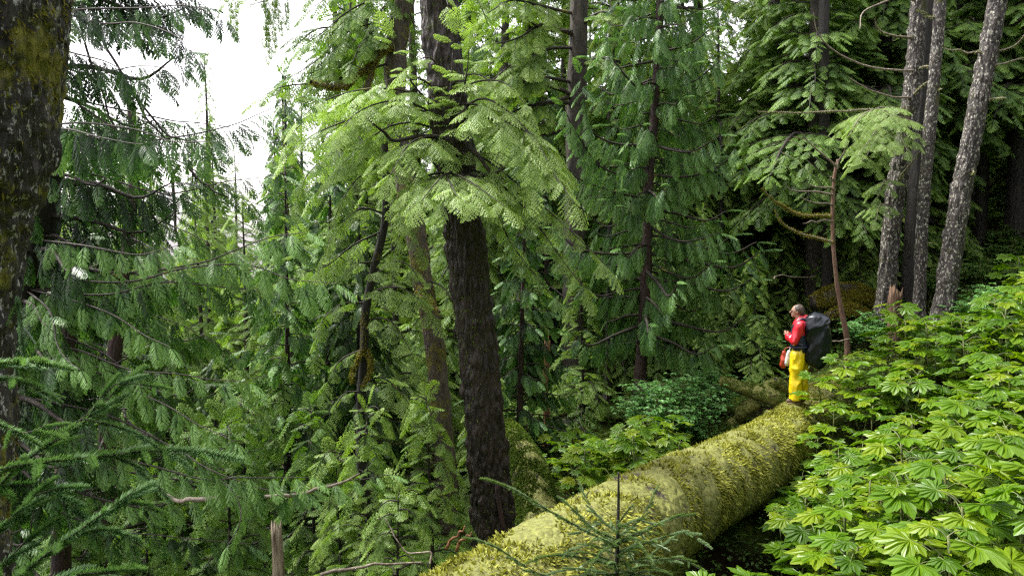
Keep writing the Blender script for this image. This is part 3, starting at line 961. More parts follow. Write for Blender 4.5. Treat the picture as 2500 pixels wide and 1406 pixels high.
    for pts in [[(1085, 330), (1020, 335), (960, 345), (938, 320), (900, 290)], [(1100, 320), (1170, 380), (1230, 470), (1260, 500)], [(1085, 340), (1110, 310), (1140, 260)],
                [(1120, 420), (1170, 430), (1210, 425), (1235, 408)]]:
        t.snag(pts, 10.2, 9.9, .035, .012)
    # orange dead spray
    t.finish(moss_mat=M_MOSSG, moss_all=5200, moss_size=.03)
    ph = Placer('hemlock', 0, 3)
    for (x, y) in [(1150, 492), (1165, 488), (1180, 497), (1158, 502)]:
        ph.put(P(x, y, 9.3), nrm([.5, -.2, -.9]), [.2, -1, .2], .13, .9)
    # --- slender hemlock left of it
    t = Tree("hemlock_tree", "slender crooked hemlock stem hanging with shaggy boughs left of the main trunk", "hemlock",
             [(881, 1130), (882, 980), (888, 880), (893, 760), (915, 650), (940, 540), (942, 420), (936, 310)], 11.2, .075, .05, M_BARKD, M_HEM, 'hemlock', 0, 5, sides=14, steps=70)
    for pts, d0, d1, wd, tn in [
        ([(938, 320), (880, 270), (800, 250), (740, 300), (700, 350)], 11.2, 10.8, .7, .02),
        ([(940, 400), (880, 350), (800, 380), (750, 430), (720, 500)], 11.2, 10.8, .6, -.05),
        ([(940, 430), (880, 430), (840, 480), (810, 560)], 11.2, 10.7, .7, -.08),
        ([(935, 520), (880, 510), (830, 560), (790, 620)], 11.2, 10.7, .8, -.02),
        ([(935, 560), (860, 600), (800, 650), (740, 660), (730, 600)], 11.2, 10.6, .7, .05),
        ([(920, 640), (850, 640), (790, 600), (745, 560)], 11.2, 10.8, .8, .0),
        ([(915, 680), (960, 640), (1000, 650), (1030, 700)], 11.1, 10.6, .9, .05),
        ([(905, 720), (960, 700), (1010, 720), (1060, 770)], 11.1, 10.5, .9, .05),
        ([(900, 740), (840, 740), (790, 780), (770, 850)], 11.2, 10.8, .8, -.1),
        ([(900, 780), (950, 780), (990, 830), (1010, 880)], 11.2, 10.7, .8, .0),
        ([(890, 850), (830, 880), (800, 930)], 11.2, 10.8, .9, -.1),
        ([(885, 950), (930, 920), (980, 960), (1010, 1010)], 11.2, 10.8, .9, .0),
        ([(885, 960), (840, 960), (810, 1010)], 11.2, 10.8, .9, -.05),
        ([(940, 480), (980, 500), (1000, 560), (1020, 600)], 11.2, 10.9, .8, -.05),
    ]:
        t.b(pts, d0, d1, .016, .36, dens=.75, width=wd, tint=tn, start=.15, hang=.12)
    t.snag([(893, 850), (880, 870), (865, 910), (862, 930)], 11.1, 11, .03, .02, moss=420)
    t.snag([(893, 855), (903, 880), (900, 920), (885, 940)], 11.1, 11, .03, .02, moss=420)
    t.snag([(893, 760), (885, 800), (890, 850)], 11.1, 11.1, .03, .03, moss=160)
    t.finish()
    # --- leaning mossy trunk behind
    t = Tree("hemlock_tree", "leaning trunk with yellow moss patches just behind the main dark trunk", "hemlock",
             [(1098, 1250), (1080, 1050), (1062, 850), (1035, 700), (1010, 540), (978, 380), (965, 200), (975, 60), (995, -60), (1010, -300)], 13.0, .17, .16, M_BARKM, M_HEMBG, 'hemlock', 1, 6, sides=24, rough=.22, steps=110)
    for pts, d0, d1, wd, tn in [
        ([(985, 10), (920, 0), (850, 30), (790, 80), (745, 110)], 13, 12.4, .8, -.2),
        ([(985, -40), (900, -50), (820, -20), (760, 20)], 13, 12.4, .8, -.25),
        ([(975, 60), (900, 60), (830, 90), (770, 150), (700, 190)], 13, 12.4, .8, -.22),
        ([(970, 100), (900, 110), (850, 150), (800, 175)], 13, 12.2, .8, -.15),
        ([(970, 40), (930, 60), (880, 110), (860, 150)], 13, 12.0, .9, -.15),
        ([(990, -60), (960, -10), (920, 40), (900, 90)], 13, 12.2, .9, -.25),
        ([(968, 150), (900, 170), (800, 200), (700, 210), (640, 240)], 13, 12.3, .6, -.05),
        ([(968, 300), (900, 280), (830, 300)], 13, 12.3, .8, .0),
        ([(1030, 680), (1080, 700), (1110, 740)], 13, 12.6, .8, .1),
        ([(1000, 0), (1010, 60), (1010, 130)], 13, 13.0, .9, -.2),
        ([(1010, -60), (1130, -40), (1170, 10), (1190, 60)], 13.1, 13.6, .7, -.1),
    ]:
        t.b(pts, d0, d1, .022, .42, dens=.85, width=wd, tint=tn, start=.1, hang=.15)
    t.snag([(960, 90), (929, 130), (909, 164), (870, 184), (849, 214), (789, 209), (760, 199)], 12.8, 11.9, .07, .03, moss=1500)
    t.snag([(915, 140), (905, 180), (899, 224)], 12.6, 12.3, .05, .04, moss=500, root=False)
    t.snag([(1012, 690), (1022, 715), (1050, 735), (1075, 760)], 12.8, 12.4, .035, .02, moss=500)
    t.finish(moss_mat=M_MOSSO, moss_all=4200, moss_size=.035)
    # hanging tassels of lichen from a high limb over the sky gap
    t = Tree("hemlock_tree", "thin high hemlock top hanging lichen tassels into the sky gap", "hemlock",
             [(840, 700), (832, 400), (822, 150), (815, -60), (810, -300)], 17.5, .08, .05, M_BARKG, M_HEMBG, 'hemlock', 1, 61)
    t.b([(815, -60), (745, -60), (700, -50), (660, -30), (640, -20)], 17.5, 16.8, .03, .3, dens=1.0, width=.4, tint=.2)
    t.b([(815, -60), (745, -60), (650, -80), (580, -40), (545, 10)], 17.5, 16.8, .03, .34, dens=1.0, width=.5, tint=.1)
    t.b([(815, -20), (745, -20), (700, -5), (660, 0), (600, 15)], 17.5, 16.8, .03, .25, dens=.6, width=.3, tint=.1)
    for x, y1 in [(655, 140), (668, 110), (645, 90), (680, 70), (560, 50), (572, 80), (700, 60)]:
        y = -10
        while y < y1:
            t.PL.put(P(x + t.rng.normal(0, 3), y, 16.9), nrm([t.rng.normal(0, .15), 0, -1]), [0, -1, 0], .22, .2); y += 14
    t.ring(t.base[2] + 1, t.base[2] + 17, 84, lambda f: 1.5 * (1 - .4 * f), size=.42, dens=.9, dt=-.12)
    t.finish()
    # --- tall trunk behind, centre right
    t = Tree("hemlock_tree", "tall grey fluted trunk with mossy limbs between the main trunk and the blue-green cedar", "hemlock",
             [(1402, 1040), (1402, 950), (1400, 700), (1406, 400), (1410, 200), (1414, 0), (1418, -350)], 19.0, .26, .2, M_BARKG, M_HEMBG, 'hemlock', 1, 7, sides=28, flute=.25, steps=90)
    for pts, wd, tn in [
        ([(1410, 200), (1330, 190), (1250, 200), (1180, 196)], .7, .1), ([(1410, 90), (1330, 60), (1270, 90), (1200, 110)], .8, .15),
        ([(1410, 40), (1340, 20), (1250, 0), (1190, 30)], .8, .15), ([(1410, 120), (1340, 120), (1260, 150), (1170, 230)], .8, .1),
        ([(1405, 250), (1340, 250), (1260, 270), (1200, 300)], .7, .0), ([(1405, 330), (1340, 300), (1280, 330)], .7, .1),
        ([(1410, 160), (1470, 140), (1530, 180)], .8, .05), ([(1410, 60), (1470, 30), (1540, 60)], .8, .1),
        ([(1410, -20), (1300, -60), (1220, -30)], .8, .1), ([(1410, -10), (1480, -50), (1560, -20)], .8, .1),
        ([(1405, 420), (1350, 400), (1300, 450)], .7, -.1), ([(1400, 500), (1460, 480), (1500, 540)], .7, -.1),
    ]:
        t.b(pts, 19, 17.8, .045, .46, width=wd, tint=tn, start=.3, dens=1.1, hang=.1)
    for pts in [[(1405, 225), (1340, 255), (1270, 270)], [(1405, 75), (1340, 75), (1290, 50)], [(1405, 240), (1330, 205), (1180, 200)], [(1405, 300), (1340, 330), (1280, 320)]]:
        t.snag(pts, 19, 18.2, .06, .02, moss=120)

    t.finish()
    # --- blue-green drooping cedar
    t = Tree("cedar_tree", "blue-green drooping cedar with a thin reddish trunk right of the middle", "cedar",
             [(1552, 1010), (1560, 950), (1576, 700), (1584, 430), (1600, 250), (1612, 0), (1618, -250)], 16.5, .15, .07, M_BARKR, M_CEDBL, 'cedar', 0, 8, sides=16, steps=90)
    zb = P(1575, 840, 16.5)[2]; zt = P(1612, -200, 16.5)[2]
    t.ring(zb, zt, 88, lambda f: 2.25 * (1 - .35 * f) * (.7 + .3 * math.sin(math.pi * min(1, f * 2.5))), size=.5, sweep=(-.12, -.22), hang=.7, start=.06, dens=.75)
    for pts in [[(1590, 440), (1530, 430), (1460, 400), (1400, 310), (1375, 260)], [(1590, 350), (1500, 350), (1440, 310), (1420, 180)], [(1600, 480), (1500, 470), (1420, 440), (1370, 410)],
                [(1600, 250), (1540, 200), (1490, 130), (1480, 80)], [(1605, 120), (1680, 110), (1740, 70)], [(1590, 430), (1680, 430), (1760, 400), (1800, 350)], [(1585, 360), (1680, 370), (1760, 330)],
                [(1600, 230), (1690, 200), (1760, 150)], [(1580, 610), (1480, 620), (1400, 600), (1360, 560)], [(1580, 560), (1660, 590), (1760, 570)], [(1578, 640), (1680, 680), (1740, 640)]]:
        t.b(pts, 16.5, 15.4, .03, .5, hang=.8, tint=.1, start=.2)
    t.finish()
    # --- right hand group of speckled trunks
    t = Tree("speckled_tree", "left trunk of the lichen-speckled trio on the right with a lit green bough", "tree",
             [(2150, 790), (2160, 740), (2185, 480), (2222, 250), (2244, 0), (2262, -300)], 18.0, .215, .16, M_BARKS, M_HEM, 'hemlock', 0, 9, limb=M_TWIGP, sides=60, rough=.28, steps=160, bscale=12)
    for pts, d1, wd, tn in [([(2212, 290), (2160, 262), (2110, 280), (2065, 335)], 16.4, 1.2, .25), ([(2212, 300), (2170, 280), (2140, 320), (2100, 380)], 16.2, 1.2, .3),
                        ([(2212, 300), (2190, 290), (2200, 330), (2215, 370)], 16.4, 1.1, .2), ([(2205, 310), (2150, 330), (2110, 390), (2090, 395)], 16.6, 1.0, .25),
                        ([(2185, 450), (2160, 440), (2140, 480)], 17.0, 1.2, .1), ([(2180, 500), (2150, 500), (2135, 540)], 17.0, 1.1, .1)]:
        t.b(pts, 18, d1, .02, .26, width=wd * .6, tint=tn, start=.3, dens=.85)
    for pts, m in [([(2236, 165), (2218, 174), (2130, 165), (2050, 135), (2000, 85), (1987, 30)], 0), ([(2222, 240), (2218, 239), (2173, 237), (2129, 222), (2074, 190)], 0),
                   ([(2225, 238), (2250, 215), (2283, 189)], 60), ([(2244, 0), (2200, -5), (2150, 10), (2109, 30), (2099, 70)], 0), ([(2236, 95), (2190, 92), (2150, 75), (2135, 45)], 60),
                   ([(2212, 272), (2085, 268), (2000, 274), (1850, 272)], 350), ([(2225, 165), (2260, 165), (2285, 163)], 60), ([(2185, 445), (2210, 420), (2250, 370)], 60)]:
        t.snag(pts, 17.9, 17.2, .032, .01, moss=m)
    t.finish(moss_mat=M_LICH)
    t = Tree("dark_tree", "darkest trunk hidden between the speckled trunks on the right", "tree",
             [(2215, 800), (2218, 760), (2240, 400), (2262, 0), (2272, -300)], 19.3, .22, .18, M_BARKD, M_HEMDK, 'hemlock', 1, 10, sides=18)
    t.finish()
    t = Tree("speckled_tree", "thin middle trunk of the speckled trio on the right", "tree",
             [(2242, 790), (2244, 755), (2255, 500), (2276, 250), (2294, 20), (2305, -300)], 17.0, .135, .115, M_BARKS, M_HEMDK, 'hemlock', 1, 11, limb=M_TWIGP, sides=20, rough=.25)
    for pts in [[(2260, 590), (2280, 592)], [(2280, 225), (2300, 215)], [(2290, 60), (2260, 35), (2240, 20)]]:
        t.snag([pts[0], *pts[1:]], 17, 16.8, .02, .01, moss=60)
    t.finish(moss_mat=M_LICH)
    t = Tree("speckled_tree", "rightmost leaning grey trunk covered in pale lichen above the big leaves", "tree",
             [(2290, 800), (2303, 755), (2345, 480), (2395, 220), (2432, 20), (2470, -300)], 16.2, .215, .165, M_BARKS, M_HEMDK, 'hemlock', 1, 12, limb=M_TWIGP, sides=60, rough=.28, steps=160, bscale=12)
    for pts in [[(2412, 157), (2440, 158), (2500, 145), (2560, 130)], [(2417, 132), (2450, 125), (2487, 105), (2520, 60)], [(2400, 133), (2350, 125), (2303, 118)], [(2380, 245), (2420, 245), (2458, 238)], [(2355, 410), (2375, 420), (2380, 425)]]:
        t.snag(pts, 16.2, 15.8, .025, .01, moss=50)
    t.finish(moss_mat=M_LICH)
    # --- dead reddish snag with up-curved bare limbs
    t = Tree("dead_snag", "dead reddish snag with upward curling bare branches above the backpack", "dead tree",
             [(2068, 830), (2055, 760), (2042, 680), (2033, 560), (2036, 440), (2046, 390)], 17.0, .062, .032, M_SNAG, M_HEM, 'hemlock', 1, 13, limb=M_TWIGP, sides=12, flare=0)
    for pts, m in [([(2035, 528), (1960, 525), (1905, 500), (1860, 458)], 700), ([(2033, 505), (1995, 498), (1955, 480)], 0), ([(2035, 472), (1970, 470), (1935, 465), (1915, 445)], 0),
                   ([(2040, 405), (2000, 372), (1955, 322)], 0), ([(2040, 410), (2062, 370), (2070, 340)], 0), ([(2040, 465), (2010, 460), (1975, 450)], 0),
                   ([(2010, 585), (1960, 575), (1912, 545), (1890, 505)], 260), ([(2030, 440), (2022, 428)], 0), ([(2030, 535), (1985, 540), (1960, 545)], 0)]:
        t.snag([pts[0], *pts[1:]], 17, 16.6, .028, .008, moss=m)
    t.finish()
    # --- trunks standing in shade behind the hiker
    for nm, lab, px, d, r0, r1, bk in [
        ("dark_tree", "stout shaded trunk behind the hiker's head with stubs", [(1982, 740), (1984, 600), (1990, 300), (1996, -100)], 21.5, .22, .17, M_BARKG),
        ("dark_tree", "black trunk tight beside the dead reddish snag", [(2018, 720), (2016, 560), (2012, 300), (2012, -100)], 20.5, .15, .12, M_BARKD),
        ("dark_tree", "thin crooked black stem left of the hiker", [(1768, 925), (1766, 840), (1755, 780), (1762, 700), (1760, 300)], 22, .085, .05, M_BARKD),
        ("dark_tree", "left stem of a close thin black pair left of the hiker", [(1814, 880), (1813, 760), (1811, 600), (1815, 200)], 25, .07, .05, M_BARKD),
        ("dark_tree", "right stem of a close thin black pair left of the hiker", [(1828, 880), (1827, 760), (1828, 600), (1835, 200)], 26, .075, .05, M_BARKD),
        ("dark_tree", "thin dark trunk directly behind the hiker's shoulder", [(1928, 800), (1925, 700), (1930, 400), (1935, 0)], 24, .09, .07, M_BARKD),
        ("dark_tree", "shaded trunk far up the right slope behind the lichen-covered trunk", [(2392, 600), (2398, 450), (2405, 200), (2415, -100)], 24, .2, .15, M_BARKD),
        ("dark_tree", "shaded thin trunk at the far right edge of the slope", [(2470, 560), (2475, 400), (2480, 100), (2490, -100)], 26, .15, .12, M_BARKD),
        ("dark_tree", "dim trunk between the dead snag and the speckled trio", [(2108, 690), (2112, 500), (2118, 200), (2124, -100)], 24, .13, .1, M_BARKD),
        ("dark_tree", "dim narrow trunk just left of the speckled trio", [(2092, 690), (2094, 560), (2098, 300), (2100, -50)], 25, .08, .06, M_BARKD),
        ("dark_tree", "dark young trunk under the blue-green cedar boughs", [(1480, 1000), (1484, 900), (1486, 700), (1490, 500)], 18, .075, .05, M_BARKD),
        ("dark_tree", "red brown dark trunk low in the left boughs", [(150, 1406), (158, 1180), (165, 900), (170, 700)], 8.5, .11, .09, M_BARKR),
    ]:
        t = Tree(nm, lab, "tree", px, d, r0, r1, bk, M_HEMDK, 'hemlock', 1, int(px[0][0]), sides=14)
        for k in range(10):
            i = t.rng.integers(8, 50); o = t.path[i]; a = t.rng.uniform(0, 6.28); L = t.rng.uniform(.2, .7)
            hd = np.array([math.cos(a), math.sin(a), t.rng.uniform(-.3, .2)])
            tube(t.L, smooth_path([o, o + hd * L * .5, o + hd * L + [0, 0, t.rng.uniform(-.1, .2)]], 5), np.linspace(.014, .004, 5), 4, cap=False)
        t.finish()
hero_trees()

# ================================================================== middle forest, saplings
def mid_forest():
    lst = [
        # key, px, d, scale, name, label
        ('ced_m', 690, 12.6, .95, "small bushy cedar low between the left boughs and the slender stem"),
        ('ced_m', 800, 14.2, 1.0, "young dark green cedar behind the slender crooked stem"),
        ('hem_m', 590, 14.5, .85, "bright young hemlock in the gap right of the left cedar boughs"),
        ('hem_m', 480, 17.5, .9, "pale young hemlock glimpsed behind the middle of the left boughs"),
        ('hem_m', 700, 18.5, 1.0, "fresh green hemlock in the valley behind the small bushy cedar"),
        ('hem_m', 960, 15.5, .95, "green hemlock filling the space left of the leaning mossy trunk"),
        ('ced_m', 1275, 14.5, .82, "blue-green young cedar just right of the main trunk"),
        ('hem_m', 340, 17.0, 1.0, "yellow-green hemlock crown seen under the left hanging boughs"),
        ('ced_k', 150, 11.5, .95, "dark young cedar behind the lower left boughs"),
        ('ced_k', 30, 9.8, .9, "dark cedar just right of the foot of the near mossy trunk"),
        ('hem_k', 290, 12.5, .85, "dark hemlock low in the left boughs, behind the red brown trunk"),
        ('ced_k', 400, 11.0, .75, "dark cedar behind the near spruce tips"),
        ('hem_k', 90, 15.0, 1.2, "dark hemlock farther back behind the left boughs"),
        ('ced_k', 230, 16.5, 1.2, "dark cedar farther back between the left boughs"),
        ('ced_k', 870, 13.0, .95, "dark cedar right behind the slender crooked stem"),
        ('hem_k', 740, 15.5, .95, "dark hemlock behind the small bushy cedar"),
        ('hem_m', 1120, 20, 1.15, "hemlock standing far back behind the main trunk"),
        ('ced_m', 1330, 20, 1.15, "young cedar behind the broken orange snag"),
        ('hem_m', 1480, 21, 1.2, "hemlock in shade behind the foot of the grey fluted trunk"),
        ('hem_m', 1660, 22, 1.1, "hemlock behind the leafy blue-green shrub"),
        ('hem_m', 1740, 24, 1.25, "hemlock standing left of the thin crooked black stem"),
        ('hem_m', 1850, 26, 1.3, "hemlock in the shade right of the close thin black pair"),
        ('hem_m', 1560, 26, 1.4, "hemlock farther back behind the blue-green cedar foot"),
        ('sap_a', 880, 9.3, .85, "hemlock sapling low in front of the leaning mossy trunk"),
        ('sap_a', 1045, 9.6, .85, "hemlock sapling with wide fans touching the foot of the main trunk"),
        ('sap_b', 950, 8.2, .95, "light hemlock sapling at the bottom of the gully"),
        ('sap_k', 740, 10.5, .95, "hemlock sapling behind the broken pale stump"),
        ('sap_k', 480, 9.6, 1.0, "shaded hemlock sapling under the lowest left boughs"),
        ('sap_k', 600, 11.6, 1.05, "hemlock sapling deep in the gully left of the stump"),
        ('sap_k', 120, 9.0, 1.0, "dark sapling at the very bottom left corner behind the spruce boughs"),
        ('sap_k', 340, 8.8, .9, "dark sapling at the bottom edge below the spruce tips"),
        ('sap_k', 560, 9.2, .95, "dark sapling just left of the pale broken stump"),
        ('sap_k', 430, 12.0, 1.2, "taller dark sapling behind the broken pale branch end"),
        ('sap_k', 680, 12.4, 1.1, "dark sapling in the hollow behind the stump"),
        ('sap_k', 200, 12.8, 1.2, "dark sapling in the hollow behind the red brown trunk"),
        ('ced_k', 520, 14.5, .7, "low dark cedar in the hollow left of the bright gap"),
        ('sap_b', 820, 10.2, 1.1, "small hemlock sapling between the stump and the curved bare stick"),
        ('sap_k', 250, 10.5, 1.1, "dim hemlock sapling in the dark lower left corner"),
        ('sap_b', 1180, 13.5, 1.0, "small hemlock half hidden behind the main trunk"),
        ('sap_a', 1420, 17, .9, "little hemlock at the foot of the grey fluted trunk"),
        ('sap_a', 1900, 21.5, .9, "little hemlock in the shade just left of the hiker"),
        ('hem_m', 1715, 19.0, .5, "low bushy hemlock at the edge of the shade behind the root arm"),
        ('sap_a', 1850, 18.6, .8, "bright little hemlock between the root arm and the hiker"),
        ('sap_a', 2105, 20.5, .9, "little hemlock behind the backpack beside the golden mound"),
        ('sap_b', 1790, 19.6, 1.0, "tiny hemlock in front of the thin black stems"),
        ('hem_m', 1620, 19.5, .7, "mid green hemlock behind the foot of the blue-green cedar"),
        ('sap_a', 1700, 20.5, .8, "little hemlock behind the blue-green shrub"),
    ]
    for key, px, d, sc, lab in lst:
        plant(key, "cedar_tree" if key.startswith('ced') else ("hemlock_sapling" if key.startswith('sap') else "hemlock_tree"), lab, at_px(px, d), d, sc=sc)
    big = [
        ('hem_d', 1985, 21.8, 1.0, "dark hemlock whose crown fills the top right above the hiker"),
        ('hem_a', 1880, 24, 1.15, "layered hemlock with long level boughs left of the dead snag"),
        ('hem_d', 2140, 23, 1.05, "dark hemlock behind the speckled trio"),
        ('hem_d', 2330, 25, 1.05, "dark hemlock behind the lichen-covered leaning trunk"),
        ('hem_d', 2520, 24, 1.0, "dark hemlock closing the top right corner"),
        ('hem_a', 1290, 23.5, 1.25, "light hemlock with airy boughs left of the grey fluted trunk"),
        ('hem_a', 1500, 24, 1.25, "tall hemlock directly behind the blue-green cedar, left side"),
        ('hem_a', 1690, 27, 1.3, "tall hemlock beside the small patch of sky"),
        ('hem_b', 870, 24, 1.0, "tall hemlock back behind the slender stem and mossed limb"),
        ('hem_b', 1010, 26, 1.35, "tall hemlock seen between the two central trunks"),
        ('ced_a', 1150, 27, 1.35, "tall cedar far back right of the main trunk top"),
    ]
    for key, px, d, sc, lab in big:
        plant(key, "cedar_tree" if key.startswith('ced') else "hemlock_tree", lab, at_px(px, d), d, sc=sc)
mid_forest()

# ================================================================== the great mossy log
LOG_A, LOG_D = P(1165, 1540, 6.0), P(1942, 1058, 14.0)
LOG_U = (LOG_D - LOG_A) / (LOG_D[1] - LOG_A[1])
def log_pt(y):
    return LOG_A + LOG_U * (y - LOG_A[1])
def log_r(y):
    return float(np.interp(y, [2, 6, 10, 14, 15.5, 17.5], [.60, .58, .55, .53, .60, .76]))
def build_log():
    rng = np.random.default_rng(77)
    ys = np.linspace(2.4, 17.2, 170)
    path = np.array([log_pt(y) + [0, 0, .05 * math.sin(y * .9)] for y in ys])
    rr = np.array([log_r(y) for y in ys])
    o = thing("mossy_log", "huge fallen log under thick yellow-green moss with the hiker standing on it", "log", path[0])
    B = MB()
    tube(B, path, rr, 90, rough=.09, scale=3.4, seed=9)
    B.v = [v - path[0] for v in B.v]
    link("trunk", B.mesh("trunk", True), M_LOGB, o)
    B = MB()
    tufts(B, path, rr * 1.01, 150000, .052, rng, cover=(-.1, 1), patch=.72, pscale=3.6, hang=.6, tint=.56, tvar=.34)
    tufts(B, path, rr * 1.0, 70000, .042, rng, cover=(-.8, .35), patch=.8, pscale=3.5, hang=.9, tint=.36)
    B.v = [v - path[0] for v in B.v]
    link("moss", B.mesh("moss"), M_MOSS, o)
    # roots at the far end
    for nm, pts, d0, d1, r0, r1, ms in [
        ("root", [(1905, 985), (1860, 962), (1810, 950), (1752, 934)], 14.9, 15.3, .17, .10, 2600),
        ("root", [(1925, 960), (1895, 935), (1878, 945), (1870, 975)], 15.3, 14.9, .14, .08, 900),
        ("root", [(1850, 980), (1815, 1010), (1790, 1040), (1775, 1080)], 15.2, 15.6, .16, .07, 300),
        ("root", [(2010, 960), (2060, 990), (2090, 1040)], 15.0, 14.6, .14, .07, 300),
        ("root", [(1880, 1010), (1862, 1035), (1850, 1060)], 14.4, 14.3, .10, .06, 200),
    ]:
        w = smooth_path(px_path(pts, d0, d1), 22)
        w = w + np.stack([vnoise(np.stack([np.linspace(0, 6, 22), np.full(22, q + d0), np.zeros(22)], -1), 8) for q in range(3)], -1) * .05
        B = MB(); tube(B, w, np.linspace(r0, r1, 22), 14, rough=.35, scale=9, seed=3)
        B.v = [v - path[0] for v in B.v]
        ro = link(nm, B.mesh(nm, True), M_LOGB, o)
        B = MB(); tufts(B, w, np.linspace(r0, r1, 22), ms, .045, rng, cover=(.0, 1), hang=.5, tint=.5)
        B.v = [v - path[0] for v in B.v]
        link("moss", B.mesh("moss"), M_MOSSG, ro)
    return path
LOGP = build_log()
def log_life():
    rng = np.random.default_rng(4)
    o = [x for x in bpy.data.objects if x.name == "mossy_log"][0]
    base = np.array(o.location)
    B = MB()                                   # shaggy cushions that break the log's outline
    for i in range(34):
        y = rng.uniform(5, 15.5); a = rng.uniform(-1.5, 1.2)
        p = log_pt(y); r = log_r(y)
        s_ = nrm(np.cross(LOG_U, [0, 0, 1.0]))
        n_ = s_ * math.sin(a) + np.array([0, 0, 1.0]) * math.cos(a)
        c = p + n_ * r * .97
        L = rng.uniform(.1, .3)
        w = np.array([c - nrm(LOG_U) * L, c, c + nrm(LOG_U) * L])
        tufts(B, w, [.02, rng.uniform(.03, .055), .02], 300, .04, rng, cover=(-.6, 1), hang=.8, tint=rng.uniform(.4, .75))
    B.v = [v - base for v in B.v]
    link("moss_cushions", B.mesh("moss_cushions"), M_MOSS, o)
log_life()

def mossy_piece(name, label, pts, d0, d1, radii, n, mat, size=.05, tint=.5, cat="log", cover=(-.3, 1), bark=M_LOGB):
    rng = np.random.default_rng(int(pts[0][0]))
    w = smooth_path(px_path(pts, d0, d1), 40)
    r = np.interp(np.linspace(0, 1, 40), np.linspace(0, 1, len(radii)), radii)
    o = thing(name, label, cat, w[0])
    B = MB(); tube(B, w, r, 30, rough=.2, scale=4, seed=int(pts[0][0]))
    B.v = [v - w[0] for v in B.v]
    link("trunk" if cat == "log" else "core", B.mesh("trunk", True), bark, o)
    B = MB(); tufts(B, w, r, n, size, rng, cover=cover, hang=.6, tint=tint)
    B.v = [v - w[0] for v in B.v]
    link("moss", B.mesh("moss"), mat, o)
    return o
mossy_piece("mossy_log", "green mossy fallen trunk sloping down just right of the main trunk", [(1238, 1035), (1262, 1075), (1290, 1140), (1310, 1230), (1320, 1320)], 13.5, 11.2, [.10, .18, .26, .32, .30], 30000, M_MOSSG, tint=.45)
mossy_piece("moss_mound", "golden moss covered mound below the dead snag", [(1985, 742), (2030, 728), (2085, 722), (2150, 742)], 19.5, 19.8, [.18, .3, .32, .2], 15000, M_MOSSO, .06, .55, "mound", bark=M_BARKG)
mossy_piece("moss_mound", "lower golden mossy hump under the larger golden mound", [(2020, 775), (2070, 760), (2120, 770)], 18.8, 19.0, [.1, .2, .12], 6000, M_MOSSO, .06, .45, "mound", bark=M_BARKG)
mossy_piece("fallen_log", "dark fallen log lying behind the foot of the grey fluted trunk", [(1360, 1020), (1440, 995), (1530, 965)], 19.5, 20.0, [.22, .2, .18], 1500, M_MOSSG, .05, .2, bark=M_BARKR)
mossy_piece("fallen_log", "low mossy dark log in the gully shade right of the broken orange snag", [(1330, 1050), (1400, 1045), (1470, 1035)], 16.5, 17.0, [.2, .24, .2], 3000, M_MOSSG, .05, .2, bark=M_BARKD)

# ================================================================== broken stumps and loose sticks
def splinter_stump(name, label, base, h, r, mat, lean=(0, 0), seed=1, cat="stump", spikes=9, rough=.3):
    rng = np.random.default_rng(seed)
    o = thing(name, label, cat, base)
    n = 40; sides = 22
    z = np.linspace(-.3, h, n)
    path = np.stack([lean[0] * z + .02 * np.sin(z * 4), lean[1] * z, z], -1)
    B = MB()
    rr = r * (1 - .12 * z / h)
    th = np.linspace(0, 2 * np.pi, sides, endpoint=False)
    top = rng.uniform(.0, 1, sides) ** 1.6 * r * 2.6
    V = []
    for i in range(n):
        q = 1 + rough * fbm(np.stack([np.cos(th) * 2.5, np.sin(th) * 2.5, np.full(sides, z[i] * 1.2)], -1), 3, seed) * .5
        zz = np.full(sides, z[i])
        if i == n - 1: zz = zz + top
        if i == n - 2: zz = zz + top * .4
        V.append(np.stack([path[i, 0] + np.cos(th) * rr[i] * q, path[i, 1] + np.sin(th) * rr[i] * q, zz], -1))
    V.append(np.array([[path[-1, 0], path[-1, 1], h - r * .6]]))
    V = np.concatenate(V)
    i = np.arange(n - 1)[:, None] * sides; j = np.arange(sides)[None, :]; k = (j + 1) % sides
    q = np.stack([i + j, i + k, i + sides + k, i + sides + j], -1).reshape(-1, 4)
    t = [[(n - 1) * sides + a, (n - 1) * sides + (a + 1) % sides, n * sides] for a in range(sides)]
    B.add(V, q, t)
    link("trunk", B.mesh("trunk", True), mat, o)
    return o
b = P(665, 1406, 7.4); g = gz(b[0], b[1]); tp = P(672, 1302, 7.4)
splinter_stump("broken_stump", "pale weathered broken stump standing at the bottom edge", (b[0], b[1], g), tp[2] - g, .058, M_WOODP, (.02, 0), 4)
b = P(1333, 1060, 15.5); g = gz(b[0], b[1]); tp = P(1336, 840, 15.5)
splinter_stump("broken_snag", "thin snag with a split orange top in front of the young cedars", (b[0], b[1], g), tp[2] - g, .07, M_WOOD, (.0, 0), 6, "dead tree")
b = P(2180, 790, 17.0); g = gz(b[0], b[1]); tp = P(2196, 735, 17.0)
splinter_stump("broken_stump", "low jagged brown stump at the foot of the speckled trio", (b[0], b[1], g), max(.4, tp[2] - g), .15, M_STUMP, (.05, 0), 9, rough=.7)
b = P(1245, 1300, 10.2); g = gz(b[0], b[1]); tp = P(1225, 1190, 10.2)
splinter_stump("root_splinter", "red-brown split wood slab leaning on the foot of the main trunk", (b[0], b[1], g), max(.4, tp[2] - g), .035, M_BARKR, (-.12, 0), 12, "dead wood")

